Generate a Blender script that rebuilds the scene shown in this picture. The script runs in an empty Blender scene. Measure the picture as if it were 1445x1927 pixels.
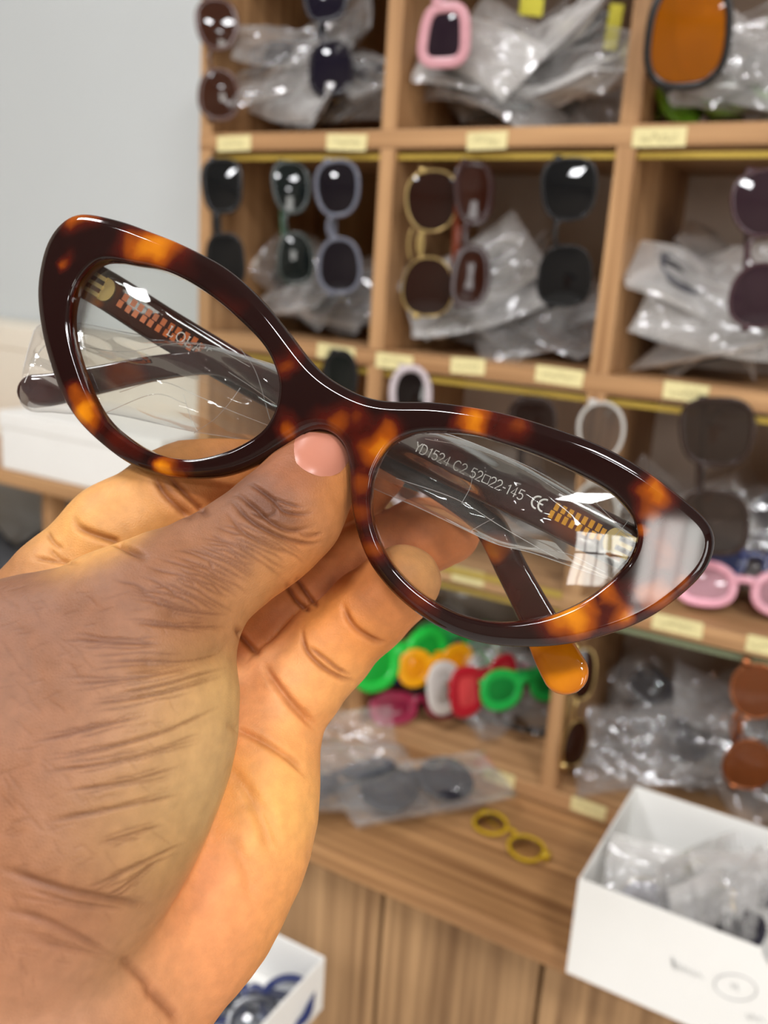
import bpy, bmesh, math, random
import numpy as np
from mathutils import Vector, Matrix, noise
from mathutils.bvhtree import BVHTree
from mathutils.kdtree import KDTree
from mathutils.geometry import delaunay_2d_cdt

# ------------------------------------------------------------------ camera
F, CX, CY = 1700.0, 722.5, 963.5
AX = np.array([[0.863, -0.180, 0.472], [0.501, 0.188, -0.845], [0.063, 0.966, 0.253]])
AX[0] /= np.linalg.norm(AX[0]); AX[2] -= AX[2] @ AX[0] * AX[0]; AX[2] /= np.linalg.norm(AX[2]); AX[1] = np.cross(AX[2], AX[0])
EYE = np.array([0.0, 0.0, 1.41])
scene = bpy.context.scene
COL = scene.collection
cam_data = bpy.data.cameras.new('camera')
cam = bpy.data.objects.new('camera', cam_data); COL.objects.link(cam)
m4 = Matrix.Identity(4)
for i in range(3):
    for j in range(3):
        m4[i][j] = AX[i][j]
    m4[i][3] = EYE[i]
cam.matrix_world = m4
cam_data.sensor_fit = 'VERTICAL'; cam_data.sensor_height = 36.0; cam_data.lens = F / 1927 * 36
cam_data.clip_start = 0.01; cam_data.clip_end = 50
cam_data.dof.use_dof = True; cam_data.dof.focus_distance = 0.176; cam_data.dof.aperture_fstop = 16.0
scene.camera = cam

# ------------------------------------------------------------------ light and exposure
scene.view_settings.view_transform = 'Standard'; scene.view_settings.look = 'None'
scene.view_settings.gamma = 1.0; scene.view_settings.use_curve_mapping = False
scene.view_settings.exposure = -0.2
scene.cycles.use_denoising = True
scene.cycles.max_bounces = 10; scene.cycles.transparent_max_bounces = 28
scene.cycles.caustics_reflective = False; scene.cycles.caustics_refractive = False
scene.cycles.sample_clamp_indirect = 6.0
world = bpy.data.worlds.new('world'); scene.world = world; world.use_nodes = True
wn = world.node_tree.nodes['Background']; wn.inputs[0].default_value = (0.86, 0.92, 1.0, 1); wn.inputs[1].default_value = 1.0


def area(name, loc, target, sx, sy, power, col):
    d = bpy.data.lights.new(name, 'AREA'); d.shape = 'RECTANGLE'; d.size = sx; d.size_y = sy; d.energy = power; d.color = col
    o = bpy.data.objects.new(name, d); COL.objects.link(o); o.location = loc
    o.rotation_euler = (Vector(target) - Vector(loc)).to_track_quat('-Z', 'Y').to_euler()
    return o


# daylight through the window behind the camera, ceiling fittings, and an added door light
area('window_daylight', (2.75, -3.43, 1.95), (2.75, 0, 1.95), 1.06, .96, 44, (1.0, 0.97, 0.90))
area('added_door_daylight', (3.84, -.8, 1.2), (0, -.8, 1.2), 1.0, 1.9, 42, (1.0, 0.98, 0.95))  # added side light from the right, as if through a door
LAMPS = [(-0.94, -1.5, .13, 9), (0.85, -0.6, .36, 25), (-1.0, -0.25, .36, 19), (1.5, -2.1, .36, 20), (0.15, -1.3, .30, 28)]   # x, y, size, watts; last one added to brighten the shelf insides
for lx, ly, ls, le in LAMPS:
    area('ceiling_light_beam', (lx, ly, 2.66), (lx, ly, 0), ls, ls, le, (0.98, 0.98, 1.0))

# ------------------------------------------------------------------ helpers


def ray(px, py):
    return AX @ np.array([(px - CX) / F, -(py - CY) / F, -1.0])


def at_y(px, py, y):
    r = ray(px, py); return EYE + r * (y / r[1])


def at_z(px, py, z):
    r = ray(px, py); return EYE + r * ((z - EYE[2]) / r[2])


def cam_pt(px, py, d):
    return np.array([(px - CX) / F * d, -(py - CY) / F * d, -d])


def to_world(P):
    return np.asarray(P) @ AX.T + EYE


def empty(name, loc=(0, 0, 0), rot=None):
    o = bpy.data.objects.new(name, None); COL.objects.link(o); o.empty_display_size = 0.02
    if rot is not None:
        m = Matrix.Identity(4)
        for i in range(3):
            for j in range(3):
                m[i][j] = rot[j][i]
            m[i][3] = loc[i]
        o.matrix_world = m
    else:
        o.location = loc
    return o


def tag(o, label=None, cat=None, group=None, kind=None):
    if label: o['label'] = label
    if cat: o['category'] = cat
    if group: o['group'] = group
    if kind: o['kind'] = kind
    return o


class MB:
    def __init__(s): s.v = []; s.f = []

    def add(s, v, f):
        b = len(s.v); s.v += [tuple(map(float, p)) for p in v]; s.f += [tuple(i + b for i in q) for q in f]; return s

    def box(s, lo, hi):
        x0, y0, z0 = lo; x1, y1, z1 = hi
        return s.add([(x0, y0, z0), (x1, y0, z0), (x1, y1, z0), (x0, y1, z0), (x0, y0, z1), (x1, y0, z1), (x1, y1, z1), (x0, y1, z1)],
                     [(0, 3, 2, 1), (4, 5, 6, 7), (0, 1, 5, 4), (1, 2, 6, 5), (2, 3, 7, 6), (3, 0, 4, 7)])

    def sweep(s, path, W, N, hw, hn, closed=False, prof=None, scales=None):
        """sweep a rounded section; W,N lists of section axes; hw,hn half sizes"""
        if prof is None: prof = ELL
        n = len(path); k = len(prof); V = []
        for i in range(n):
            sc = 1 if scales is None else scales[i]
            for a, b in prof:
                V.append(np.asarray(path[i]) + np.asarray(W[i]) * (a * hw * sc) + np.asarray(N[i]) * (b * hn))
        Fs = []
        for i in range(n if closed else n - 1):
            j = (i + 1) % n
            for q in range(k):
                r = (q + 1) % k
                Fs.append((i * k + q, i * k + r, j * k + r, j * k + q))
        if not closed:
            Fs.append(tuple(range(k - 1, -1, -1))); Fs.append(tuple((n - 1) * k + q for q in range(k)))
        return s.add(V, Fs)

    def tube(s, path, r, k=8, closed=False):
        path = [np.asarray(p, float) for p in path]; n = len(path); W = []; N = []
        for i in range(n):
            t = path[(i + 1) % n] - path[i - 1] if closed else path[min(i + 1, n - 1)] - path[max(i - 1, 0)]
            t = t / (np.linalg.norm(t) + 1e-12)
            h = np.array([0, 0, 1.0]) if abs(t[2]) < .9 else np.array([1.0, 0, 0])
            w = np.cross(t, h); w /= np.linalg.norm(w); W.append(w); N.append(np.cross(w, t))
        pr = [(math.cos(2 * math.pi * i / k), math.sin(2 * math.pi * i / k)) for i in range(k)]
        return s.sweep(path, W, N, r, r, closed, pr)

    def ball(s, c, r, seg=10, ring=6):
        V = []; Fs = []
        r = np.ones(3) * r
        for i in range(ring + 1):
            t = math.pi * i / ring
            for j in range(seg):
                p = 2 * math.pi * j / seg
                V.append(np.asarray(c) + r * np.array([math.sin(t) * math.cos(p), math.sin(t) * math.sin(p), math.cos(t)]))
        for i in range(ring):
            for j in range(seg):
                k = (j + 1) % seg
                Fs.append((i * seg + j, (i + 1) * seg + j, (i + 1) * seg + k, i * seg + k))
        return s.add(V, Fs)

    def build(s, name, mat, parent=None, smooth=False, bevel=0.0, mesh=None):
        me = mesh or s.mesh(name, mat, smooth)
        o = bpy.data.objects.new(name, me); COL.objects.link(o)
        if parent is not None: o.parent = parent
        if bevel:
            b = o.modifiers.new('bevel', 'BEVEL'); b.width = bevel; b.segments = 2; b.limit_method = 'ANGLE'
        return o

    def mesh(s, name, mat, smooth=False):
        me = bpy.data.meshes.new(name); me.from_pydata(s.v, [], s.f); me.update()
        if smooth: me.polygons.foreach_set('use_smooth', [True] * len(me.polygons))
        if mat is not None: me.materials.append(mat)
        return me


ELL = [(math.copysign(abs(math.cos(t)) ** .45, math.cos(t)), math.copysign(abs(math.sin(t)) ** .45, math.sin(t))) for t in [2 * math.pi * (i + .5) / 16 for i in range(16)]]


def catmull(P, n, closed=False):
    P = np.asarray(P, float)
    if closed: Q = np.vstack([P[-1], P, P[0], P[1]])
    else: Q = np.vstack([2 * P[0] - P[1], P, 2 * P[-1] - P[-2]])
    m = len(Q) - 3; out = []
    for i in range(m):
        p0, p1, p2, p3 = Q[i:i + 4]
        for t in np.linspace(0, 1, 14, endpoint=False):
            out.append(.5 * (2 * p1 + (p2 - p0) * t + (2 * p0 - 5 * p1 + 4 * p2 - p3) * t * t + (3 * p1 - p0 - 3 * p2 + p3) * t ** 3))
    if not closed: out.append(P[-1])
    else: out.append(out[0])
    out = np.array(out)
    d = np.r_[0, np.cumsum(np.linalg.norm(np.diff(out, axis=0), axis=1))]
    t = np.linspace(0, d[-1], n, endpoint=not closed)
    return np.stack([np.interp(t, d, out[:, k]) for k in range(P.shape[1])], 1)


# ------------------------------------------------------------------ materials
def srgb(r, g, b):
    return tuple(((c / 255) / 12.92 if c / 255 <= .04045 else ((c / 255 + .055) / 1.055) ** 2.4) for c in (r, g, b)) + (1.0,)


MATS = {}


def new_mat(name):
    m = bpy.data.materials.new(name); m.use_nodes = True
    return m, m.node_tree.nodes, m.node_tree.links, m.node_tree.nodes['Principled BSDF']


def plain(name, col, rough=.5, metal=0., noise_amt=.08, scale=30, spec=.5):
    if name in MATS: return MATS[name]
    m, N, L, p = new_mat(name)
    tc = N.new('ShaderNodeTexCoord'); nz = N.new('ShaderNodeTexNoise'); nz.inputs['Scale'].default_value = scale
    L.new(tc.outputs['Object'], nz.inputs['Vector'])
    mx = N.new('ShaderNodeMix'); mx.data_type = 'RGBA'
    c = np.array(col[:3])
    mx.inputs[6].default_value = tuple(c * (1 - noise_amt)) + (1,); mx.inputs[7].default_value = tuple(np.minimum(c * (1 + noise_amt), 1)) + (1,)
    L.new(nz.outputs[0], mx.inputs[0]); L.new(mx.outputs[2], p.inputs['Base Color'])
    p.inputs['Roughness'].default_value = rough; p.inputs['Metallic'].default_value = metal
    p.inputs['Specular IOR Level'].default_value = spec
    MATS[name] = m; return m


def wood(name, c1, c2, axis, rough=.45):
    m, N, L, p = new_mat(name)
    tc = N.new('ShaderNodeTexCoord'); mp = N.new('ShaderNodeMapping'); sc = [105, 105, 105]; sc[axis] = 2.6
    mp.inputs['Scale'].default_value = sc
    L.new(tc.outputs['Object'], mp.inputs['Vector'])
    nz = N.new('ShaderNodeTexNoise'); nz.inputs['Scale'].default_value = 1.0; nz.inputs['Detail'].default_value = 5; nz.inputs['Distortion'].default_value = .25
    L.new(mp.outputs[0], nz.inputs['Vector'])
    rp = N.new('ShaderNodeValToRGB'); e = rp.color_ramp.elements
    e[0].position = .3; e[0].color = c2; e[1].position = .7; e[1].color = c1
    L.new(nz.outputs[0], rp.inputs[0]); L.new(rp.outputs[0], p.inputs['Base Color'])
    p.inputs['Roughness'].default_value = rough; p.inputs['Specular IOR Level'].default_value = .3
    bp = N.new('ShaderNodeBump'); bp.inputs['Strength'].default_value = .15; bp.inputs['Distance'].default_value = .001
    L.new(nz.outputs[0], bp.inputs['Height']); L.new(bp.outputs[0], p.inputs['Normal'])
    MATS[name] = m; return m


def film(name, col, opaque=.3, gloss=.35, rough=.12, edge=.5, milk=0., base=.03):
    """thin clear plastic film: mostly see-through, milky and glossy at grazing folds"""
    m, N, L, p = new_mat(name); out = N['Material Output']; N.remove(p)
    tr = N.new('ShaderNodeBsdfTransparent'); tr.inputs[0].default_value = (.97, .97, .97, 1)
    df = N.new('ShaderNodeBsdfDiffuse'); df.inputs[0].default_value = col
    gl = N.new('ShaderNodeBsdfGlossy'); gl.inputs['Roughness'].default_value = rough; gl.inputs[0].default_value = (1, 1, 1, 1)
    lw = N.new('ShaderNodeLayerWeight'); lw.inputs[0].default_value = edge
    m1 = N.new('ShaderNodeMixShader')
    pw = N.new('ShaderNodeMath'); pw.operation = 'POWER'; pw.inputs[1].default_value = 2.2; L.new(lw.outputs['Facing'], pw.inputs[0])
    mk = N.new('ShaderNodeMath'); mk.operation = 'MULTIPLY_ADD'; mk.use_clamp = True; mk.inputs[1].default_value = milk; mk.inputs[2].default_value = opaque
    L.new(pw.outputs[0], mk.inputs[0]); L.new(mk.outputs[0], m1.inputs[0])
    L.new(tr.outputs[0], m1.inputs[1]); L.new(df.outputs[0], m1.inputs[2])
    mul = N.new('ShaderNodeMath'); mul.operation = 'MULTIPLY_ADD'; mul.inputs[1].default_value = gloss; mul.inputs[2].default_value = base
    L.new(lw.outputs['Fresnel'], mul.inputs[0])
    m2 = N.new('ShaderNodeMixShader'); L.new(mul.outputs[0], m2.inputs[0])
    L.new(m1.outputs[0], m2.inputs[1]); L.new(gl.outputs[0], m2.inputs[2]); L.new(m2.outputs[0], out.inputs[0])
    MATS[name] = m; return m


def lens_mat(name, col, see, rough=.03):
    """tinted sunglass lens: dark see-through tint with a clear coat reflection"""
    if name in MATS: return MATS[name]
    m, N, L, p = new_mat(name); out = N['Material Output']; N.remove(p)
    tr = N.new('ShaderNodeBsdfTransparent'); tr.inputs[0].default_value = tuple(np.array(col[:3]) * .9 + .0) + (1,)
    df = N.new('ShaderNodeBsdfDiffuse'); df.inputs[0].default_value = col
    gl = N.new('ShaderNodeBsdfGlossy'); gl.inputs['Roughness'].default_value = rough
    fr = N.new('ShaderNodeFresnel'); fr.inputs[0].default_value = 1.5
    m1 = N.new('ShaderNodeMixShader'); m1.inputs[0].default_value = see; L.new(df.outputs[0], m1.inputs[1]); L.new(tr.outputs[0], m1.inputs[2])
    m2 = N.new('ShaderNodeMixShader'); L.new(fr.outputs[0], m2.inputs[0]); L.new(m1.outputs[0], m2.inputs[1]); L.new(gl.outputs[0], m2.inputs[2])
    L.new(m2.outputs[0], out.inputs[0]); MATS[name] = m; return m


def emis(name, col, st):
    m, N, L, p = new_mat(name); p.inputs['Emission Color'].default_value = col; p.inputs['Emission Strength'].default_value = st; return m


SH1, SH2 = srgb(200, 157, 112), srgb(146, 106, 70)
wood_x = wood('wood_shelf_x', SH1, SH2, 0); wood_z = wood('wood_shelf_z', SH1, SH2, 2)
wood_y = wood('wood_counter', srgb(194, 148, 100), srgb(132, 92, 58), 0)
wood_door = wood('wood_door', srgb(188, 150, 108), srgb(122, 90, 60), 2)
wood_back = wood('wood_back', srgb(158, 118, 76), srgb(120, 86, 52), 2)
grey_back = plain('grey_back', srgb(220, 206, 194), .6)
wall_m = plain('wall_paint', srgb(202, 207, 208), .75, noise_amt=.015, scale=8)
far_m = plain('far_wall_panels', srgb(156, 144, 130), .6, noise_amt=.1, scale=3)
floor_m = plain('floor_tile', srgb(206, 202, 194), .4, scale=4)
ceil_m = plain('ceiling_paint', srgb(176, 172, 166), .9, noise_amt=.01)
card_m = plain('white_card', srgb(236, 235, 231), .55, noise_amt=.02, scale=25)
cream_card = plain('cream_card', srgb(228, 220, 204), .6, noise_amt=.03)
tape_m = plain('paper_tape', srgb(226, 214, 158), .6, noise_amt=.06, scale=60)
ink_m = plain('ink', srgb(120, 110, 70), .7); pencil_m = plain('pencil', srgb(176, 176, 176), .7)
gold_m = plain('gold_metal', srgb(206, 180, 120), .28, 1.0, .03)
gold_rail_m = plain('gold_rail', srgb(216, 186, 88), .35, .6, .05)
glass_green = plain('green_glass_edge', srgb(132, 142, 110), .2)
silver_m = plain('silver_metal', srgb(210, 210, 210), .2, 1.0, .03)
black_m = plain('black_plastic', srgb(24, 22, 24), .25)
dark_bag_m = plain('black_sack', srgb(26, 26, 30), .5, noise_amt=.3)
film_bg = film('clear_sleeve_film', srgb(240, 238, 236), .07, .3, .12, .35, .75)
film_white = film('milky_sleeve_film', srgb(244, 241, 238), .28, .4, .15, .35, .9)
film_fg = film('crisp_clear_film', srgb(245, 245, 245), .03, .42, .04, .25, .28, .012)
seam_m = film('sleeve_seam', srgb(250, 250, 250), .35, .6, .1, .4)

# ------------------------------------------------------------------ the room
C0, C3 = -2.0, 3.7     # side walls
YB, YF, ZC = 1.03, -3.3, 2.7


def struct(name, mb, mat, parent=None, **k):
    o = mb.build(name, mat, parent, **k)
    if parent is None: o['kind'] = 'structure'
    return o


struct('floor', MB().box((C0 - .1, YF - .1, -.1), (C3 + .1, YB + .1, 0)), floor_m)
struct('ceiling', MB().box((C0 - .1, YF - .1, ZC), (C3 + .1, YB + .1, ZC + .1)), ceil_m)
struct('wall_back', MB().box((C0 - .1, YB, 0), (C3 + .1, YB + .1, ZC)), wall_m)
struct('wall_left', MB().box((C0 - .1, YF, 0), (C0, YB, ZC)), far_m)
struct('wall_right', MB().box((C3, YF, 0), (C3 + .1, -1.3, ZC)).box((C3, -.3, 0), (C3 + .1, YB, ZC)).box((C3, -1.3, 2.15), (C3 + .1, -.3, ZC)), far_m)
dfr = MB().box((C3 + .02, -1.3, 0), (C3 + .07, -1.24, 2.15)).box((C3 + .02, -.36, 0), (C3 + .07, -.3, 2.15)).box((C3 + .02, -1.24, 2.09), (C3 + .07, -.36, 2.15)).box((C3 + .02, -1.24, 1.0), (C3 + .07, -.36, 1.05))
struct('added_light_door', dfr, card_m)  # unseen door added on the right to bring in side light
wx0, wx1, wz0, wz1 = 2.2, 3.3, 1.45, 2.45
struct('wall_front', MB().box((C0 - .1, YF - .1, 0), (wx0, YF, ZC)).box((wx1, YF - .1, 0), (C3 + .1, YF, ZC)).box((wx0, YF - .1, 0), (wx1, YF, wz0)).box((wx0, YF - .1, wz1), (wx1, YF, ZC)), far_m)
wfr = MB()
for x in (wx0, wx1 - .04): wfr.box((x, YF - .07, wz0), (x + .04, YF - .02, wz1))
for z in (wz0, wz1 - .04): wfr.box((wx0, YF - .07, z), (wx1, YF - .02, z + .04))
wfr.box(((wx0 + wx1) / 2 - .02, YF - .07, wz0), ((wx0 + wx1) / 2 + .02, YF - .02, wz1)).box((wx0, YF - .07, 1.93), (wx1, YF - .02, 1.97))
for k in range(1, 6): wfr.box((wx0 + k * .183 - .006, YF - .05, wz0), (wx0 + k * .183 + .006, YF - .038, wz1))
win = struct('window_1', wfr, card_m)
lamp_face = emis('lamp_diffuser', (.98, .98, 1, 1), 9.0)
for i, (lx, ly, ls, le) in enumerate(LAMPS):
    t = tag(empty('ceiling_lamp', (lx, ly, ZC)), None, 'lamp', 'ceiling lamps of the shop')
    t['label'] = 'square white ceiling lamp ' + ['above and behind the left of the shop', 'above the right of the counter', 'above the left end of the shelves', 'near the window', 'added mid-shop to brighten the shelf interior'][i]
    MB().box((-ls * .56, -ls * .56, -.03), (ls * .56, ls * .56, 0)).build('housing', card_m, t)
    MB().box((-ls / 2, -ls / 2, -.034), (ls / 2, ls / 2, -.0301)).build('diffuser', lamp_face, t)

# ------------------------------------------------------------------ shelf unit, counter, cabinet
Z0 = EYE[2]
YS = 0.804
ROWZ = [Z0 + .335, Z0 + .127, Z0 - .082, Z0 - .292, Z0 - .501]
DIVX = [-.700, -.472, -.239, -.005, .230]
TB = .0085
shelf = tag(empty('display_shelf', (-.235, .91, Z0 - .5126)), 'wooden pigeonhole display shelf full of hanging sunglasses standing on the counter', 'shelf')
SO = np.array(shelf.location)


def rel(lo, hi, o): return tuple(np.array(lo) - o), tuple(np.array(hi) - o)


for z in ROWZ:
    MB().box(*rel((DIVX[0] - TB, YS, z - TB), (DIVX[-1] + TB, 1.018, z + TB), SO)).build('shelf_board', wood_x, shelf, bevel=.0008)
for i, x in enumerate(DIVX):
    for r in range(4):
        MB().box(*rel((x - TB, YS + .0006, ROWZ[r + 1] + TB), (x + TB, 1.018, ROWZ[r] - TB), SO)).build('divider', wood_z, shelf, bevel=.0008)
for c in range(4):
    for r in range(4):
        MB().box(*rel((DIVX[c] + TB, 1.012, ROWZ[r + 1] + TB), (DIVX[c + 1] - TB, 1.018, ROWZ[r] - TB), SO)).build('back_panel', wood_back if c == 0 else grey_back, shelf)
for r in (1, 2, 3):
    for c in range(4):
        zt = ROWZ[r] - TB - .004
        MB().box(*rel((DIVX[c] + TB, YS + .006, zt - .0055), (DIVX[c + 1] - TB, YS + .010, zt), SO)).build('hanging_rail', glass_green if (r == 3 and c >= 2) else gold_rail_m, shelf, bevel=.0006)
o_ = MB().box(*rel((DIVX[1] + TB, YS - .0022, ROWZ[3] + .003), (DIVX[2] - TB, YS - .0002, ROWZ[3] + TB + .001), SO)).build('edge_trim', gold_rail_m, shelf)

zc = Z0 - .5126
ct = MB().box((-.71, .617, zc - .022), (.6, 1.028, zc)).build('countertop', wood_y, None, bevel=.002)
tag(ct, 'brown wood-grain countertop under the display shelf', 'countertop')
cab = tag(empty('base_cabinet', (-.2, .8, 0)), 'wood-grain base cabinet with plain doors under the counter', 'cabinet')
CO = np.array([-.2, .8, 0])
MB().box(*rel((-.70, .664, .08), (.58, 1.02, zc - .022), CO)).build('body', wood_door, cab)
MB().box(*rel((-.70, .642, zc - .040), (.58, .664, zc - .0221), CO)).build('top_rail', wood_x, cab, bevel=.002)
MB().box(*rel((-.69, .70, 0), (.56, 1.0, .08), CO)).build('plinth', black_m, cab)
dx = [-.70, -.5575, -.335, -.178, .04, .26, .575]
for a, b in zip(dx[:-1], dx[1:]):
    MB().box(*rel((a + .002, .645, .10), (b - .002, .6638, zc - .0430), CO)).build('door', wood_door, cab, bevel=.0015)

# paper tape labels on the shelf edges: (pixel centre, row, width m)
LABS = [(440, 270, 1, .045, 'below the brown sunglasses'), (652, 268, 1, .047, 'above the grey-framed sunglasses'), (916, 267, 1, .040, 'below the pile of clear bags'), (1240, 258, 1, .044, 'below the amber sunglasses'),
        (632, 664, 2, .046, 'under the grey-framed sunglasses'), (742, 681, 2, .042, 'at the divider above the beaded sunglasses'), (880, 689, 2, .036, 'under the brown gold-rimmed sunglasses'), (1052, 708, 2, .046, 'under the black rimless sunglasses'), (1290, 738, 2, .038, 'above the square brown sunglasses'),
        (880, 1082, 3, .036, 'behind the held lens'), (1275, 1172, 3, .044, 'under the pink folded glasses'), (1437, 1205, 3, .026, 'over the round brown sunglasses'), (940, 1456, 4, .034, 'next to the bagged black sunglasses'), (1110, 1500, 4, .036, 'beside the open white carton')]
random.seed(4)
for i, (px, py, r, w, where) in enumerate(LABS):
    p = at_y(px, py, YS - .0004); zc_l = ROWZ[r]
    p[2] = min(max(p[2], zc_l - .003), zc_l + .003)
    t = empty('paper_label', tuple(p)); t.rotation_euler = (0, random.uniform(-.04, .04), 0)
    tag(t, 'cream paper tape label with faint handwriting ' + where, 'label', 'tape labels on the shelf edges')
    h = .0075; m = MB(); n = 10; V = []; Fs = []
    for k in range(n + 1):
        x = -w / 2 + w * k / n; d = -.0003 - .0004 * math.sin(k * 1.9 + i) ** 2
        V += [(x + .0006 * math.sin(i + k), d, -h), (x, d, h)]
    for k in range(n): Fs.append((2 * k, 2 * k + 2, 2 * k + 3, 2 * k + 1))
    V2 = [(a, .0002, c) for a, b, c in V]
    nb = len(V); Fs += [tuple(q + nb for q in reversed(f)) for f in Fs]
    Fs += [(0, 1, nb + 1, nb), (2 * n, nb + 2 * n, nb + 2 * n + 1, 2 * n + 1)]
    m.add(V + V2, Fs).build('tape', tape_m, t)
    pts = []; x = -w * .34
    while x < w * .34:
        pts.append((x, -.0011, random.uniform(-.0035, .0035))); x += random.uniform(.0012, .0026)
    MB().tube(pts, .00022, 4).build('handwriting', ink_m, t)

# ------------------------------------------------------------------ cartons


def carton(label, lo, hi, mat, notch=False, th=.0018, cat='box'):
    lo = np.array(lo); hi = np.array(hi); c = np.array([(lo[0] + hi[0]) / 2, (lo[1] + hi[1]) / 2, lo[2]])
    t = tag(empty('open_carton', tuple(c)), label, cat)
    a = lo - c; b = hi - c
    MB().box((a[0], a[1], 0), (b[0], b[1], th)).build('bottom_panel', mat, t)
    MB().box((a[0], b[1] - th, th), (b[0], b[1], b[2])).build('side_panel', mat, t, bevel=.0006)
    MB().box((a[0], a[1] + th, th), (a[0] + th, b[1] - th, b[2])).build('side_panel', mat, t, bevel=.0006)
    MB().box((b[0] - th, a[1] + th, th), (b[0], b[1] - th, b[2])).build('side_panel', mat, t, bevel=.0006)
    if not notch:
        MB().box((a[0], a[1], th), (b[0], a[1] + th, b[2])).build('side_panel', mat, t, bevel=.0006)
    else:
        xs = [a[0]]; zs = [b[2]]; nc, nr = notch[0] - c[0], notch[1]
        for k in range(13):
            q = math.pi * k / 12; xs.append(nc - nr * math.cos(q)); zs.append(b[2] - nr * .8 * math.sin(q))
        xs.append(b[0]); zs.append(b[2]); V = []; Fs = []
        for x, z in zip(xs, zs): V += [(x, a[1], th), (x, a[1], z), (x, a[1] + th, th), (x, a[1] + th, z)]
        for k in range(len(xs) - 1):
            p, q = 4 * k, 4 * k + 4
            Fs += [(p, q, q + 1, p + 1), (p + 2, p + 3, q + 3, q + 2), (p + 1, q + 1, q + 3, p + 3), (p, p + 2, q + 2, q)]
        Fs += [(0, 1, 3, 2), (q, q + 2, q + 3, q + 1)]
        MB().add(V, Fs).build('side_panel', mat, t)
    return t


box1 = carton('open white carton with pencil notes, full of bagged glasses, on the counter', (-.1446, .595, zc), (.12, .753, zc + .084), card_m, notch=(.003, .018))
b1 = np.array(box1.location)
# faint pencil writing with a ringed number on the front
wr = MB(); p0 = at_y(1262, 1806, .5945)
def wpt(px, py): return at_y(px, py, .5945) - b1
s_ = [(1264, 1800), (1266, 1822), (1268, 1804), (1271, 1826), (1275, 1812), (1280, 1828), (1284, 1816), (1288, 1831), (1293, 1821), (1298, 1834), (1304, 1826), (1308, 1838), (1316, 1832), (1322, 1842)]
wr.tube([wpt(*q) for q in s_], .0004, 4)
wr.tube([wpt(1384 + 40 * math.cos(a), 1858 + 24 * math.sin(a) + 6 * math.cos(a)) for a in np.linspace(0, 6.6, 30)], .0004, 4)
wr.tube([wpt(*q) for q in ((1376, 1850), (1380, 1860), (1386, 1852), (1388, 1864))], .0004, 4)
wr.tube([wpt(*q) for q in ((1404, 1908), (1410, 1920), (1416, 1908), (1422, 1922), (1430, 1914), (1440, 1926))], .0004, 4)
wr.build('pencil_note', pencil_m, box1)

box2 = carton('open white carton holding dark blue glasses at the lower left behind the hand', (-.56, .36, Z0 - .557), (-.3055, .50, Z0 - .5095), card_m)
st = tag(empty('stool', (-.44, .43, 0)), 'round wooden stool under the lower left white carton', 'stool')
MB().tube([(0, 0, Z0 - .557 - .03), (0, 0, Z0 - .557)], .06, 24).build('seat', wood_x, st)
for k in range(4):
    a = math.pi / 4 + k * math.pi / 2
    MB().tube([(.07 * math.cos(a), .07 * math.sin(a), 0), (.04 * math.cos(a), .04 * math.sin(a), Z0 - .586)], .011, 8).build('leg', wood_z, st)

# low table left of the shelf with cartons
zt = Z0 - .285
tb = tag(empty('side_table', (-1.15, .86, 0)), 'light wooden side table against the white wall left of the shelf', 'table')
TO = np.array([-1.15, .86, 0])
MB().box(*rel((-1.6, .78, zt - .02), (-.735, 1.02, zt), TO)).build('tabletop', wood_x, tb, bevel=.002)
for x in (-1.56, -.975):
    for y in (.80, .98):
        MB().box(*rel((x, y, 0), (x + .022, y + .022, zt - .02), TO)).build('leg', wood_z, tb)
c1 = tag(empty('carton', (-.9, .86, zt)), 'closed white carton on the side table by the wall', 'box')
MB().box((-.135, -.075, 0), (.155, .06, .078)).build('body', card_m, c1, bevel=.003)
MB().box((-.1365, -.0765, .058), (.1565, .0615, .0795)).build('lid', card_m, c1, bevel=.002)
c2 = tag(empty('carton', (-1.05, .97, zt)), 'taller cream carton behind the closed white one on the side table', 'box')
MB().box((-.35, -.045, 0), (.31, .05, .175)).build('body', cream_card, c2, bevel=.004)
MB().box((-.352, -.047, .14), (.312, .052, .1765)).build('lid', cream_card, c2, bevel=.003)
sk = MB(); random.seed(9)
V = []; Fs = []
for i in range(13):
    t_ = math.pi * i / 12
    for j in range(20):
        p_ = 2 * math.pi * j / 20
        d = Vector((math.sin(t_) * math.cos(p_), math.sin(t_) * math.sin(p_), math.cos(t_)))
        r_ = 1 + .25 * noise.noise(d * 2.3) + .1 * noise.noise(d * 6)
        V.append((d.x * .24 * r_, d.y * .10 * r_, min(max(.5 + d.z * .50 * r_, 0), 1.085)))
for i in range(12):
    for j in range(20): Fs.append((i * 20 + j, (i + 1) * 20 + j, (i + 1) * 20 + (j + 1) % 20, i * 20 + (j + 1) % 20))
so = sk.add(V, Fs).build('black_sack', dark_bag_m, None, smooth=True); so.location = (-1.22, .89, 0)
tag(so, 'black plastic sack bulging under the side table', 'sack')

# ------------------------------------------------------------------ sunglasses on display


def superell(n, p, a, b, flat=0.0, droop=0.0):
    out = []
    for i in range(n):
        t = 2 * math.pi * i / n; c, s = math.cos(t), math.sin(t)
        x = a * math.copysign(abs(c) ** (2 / p), c); y = b * math.copysign(abs(s) ** (2 / p), s)
        y *= 1 + droop * x / a * (1 if y > 0 else .4)
        out.append((x, y))
    return np.array(out)


def pmat(col, rough=.22): return plain('acetate_%02x%02x%02x' % col, srgb(*col), rough, noise_amt=.12, scale=120)
def tint(col, see=.45): return lens_mat('tint_%02x%02x%02x' % col, srgb(*col), see)


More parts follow.
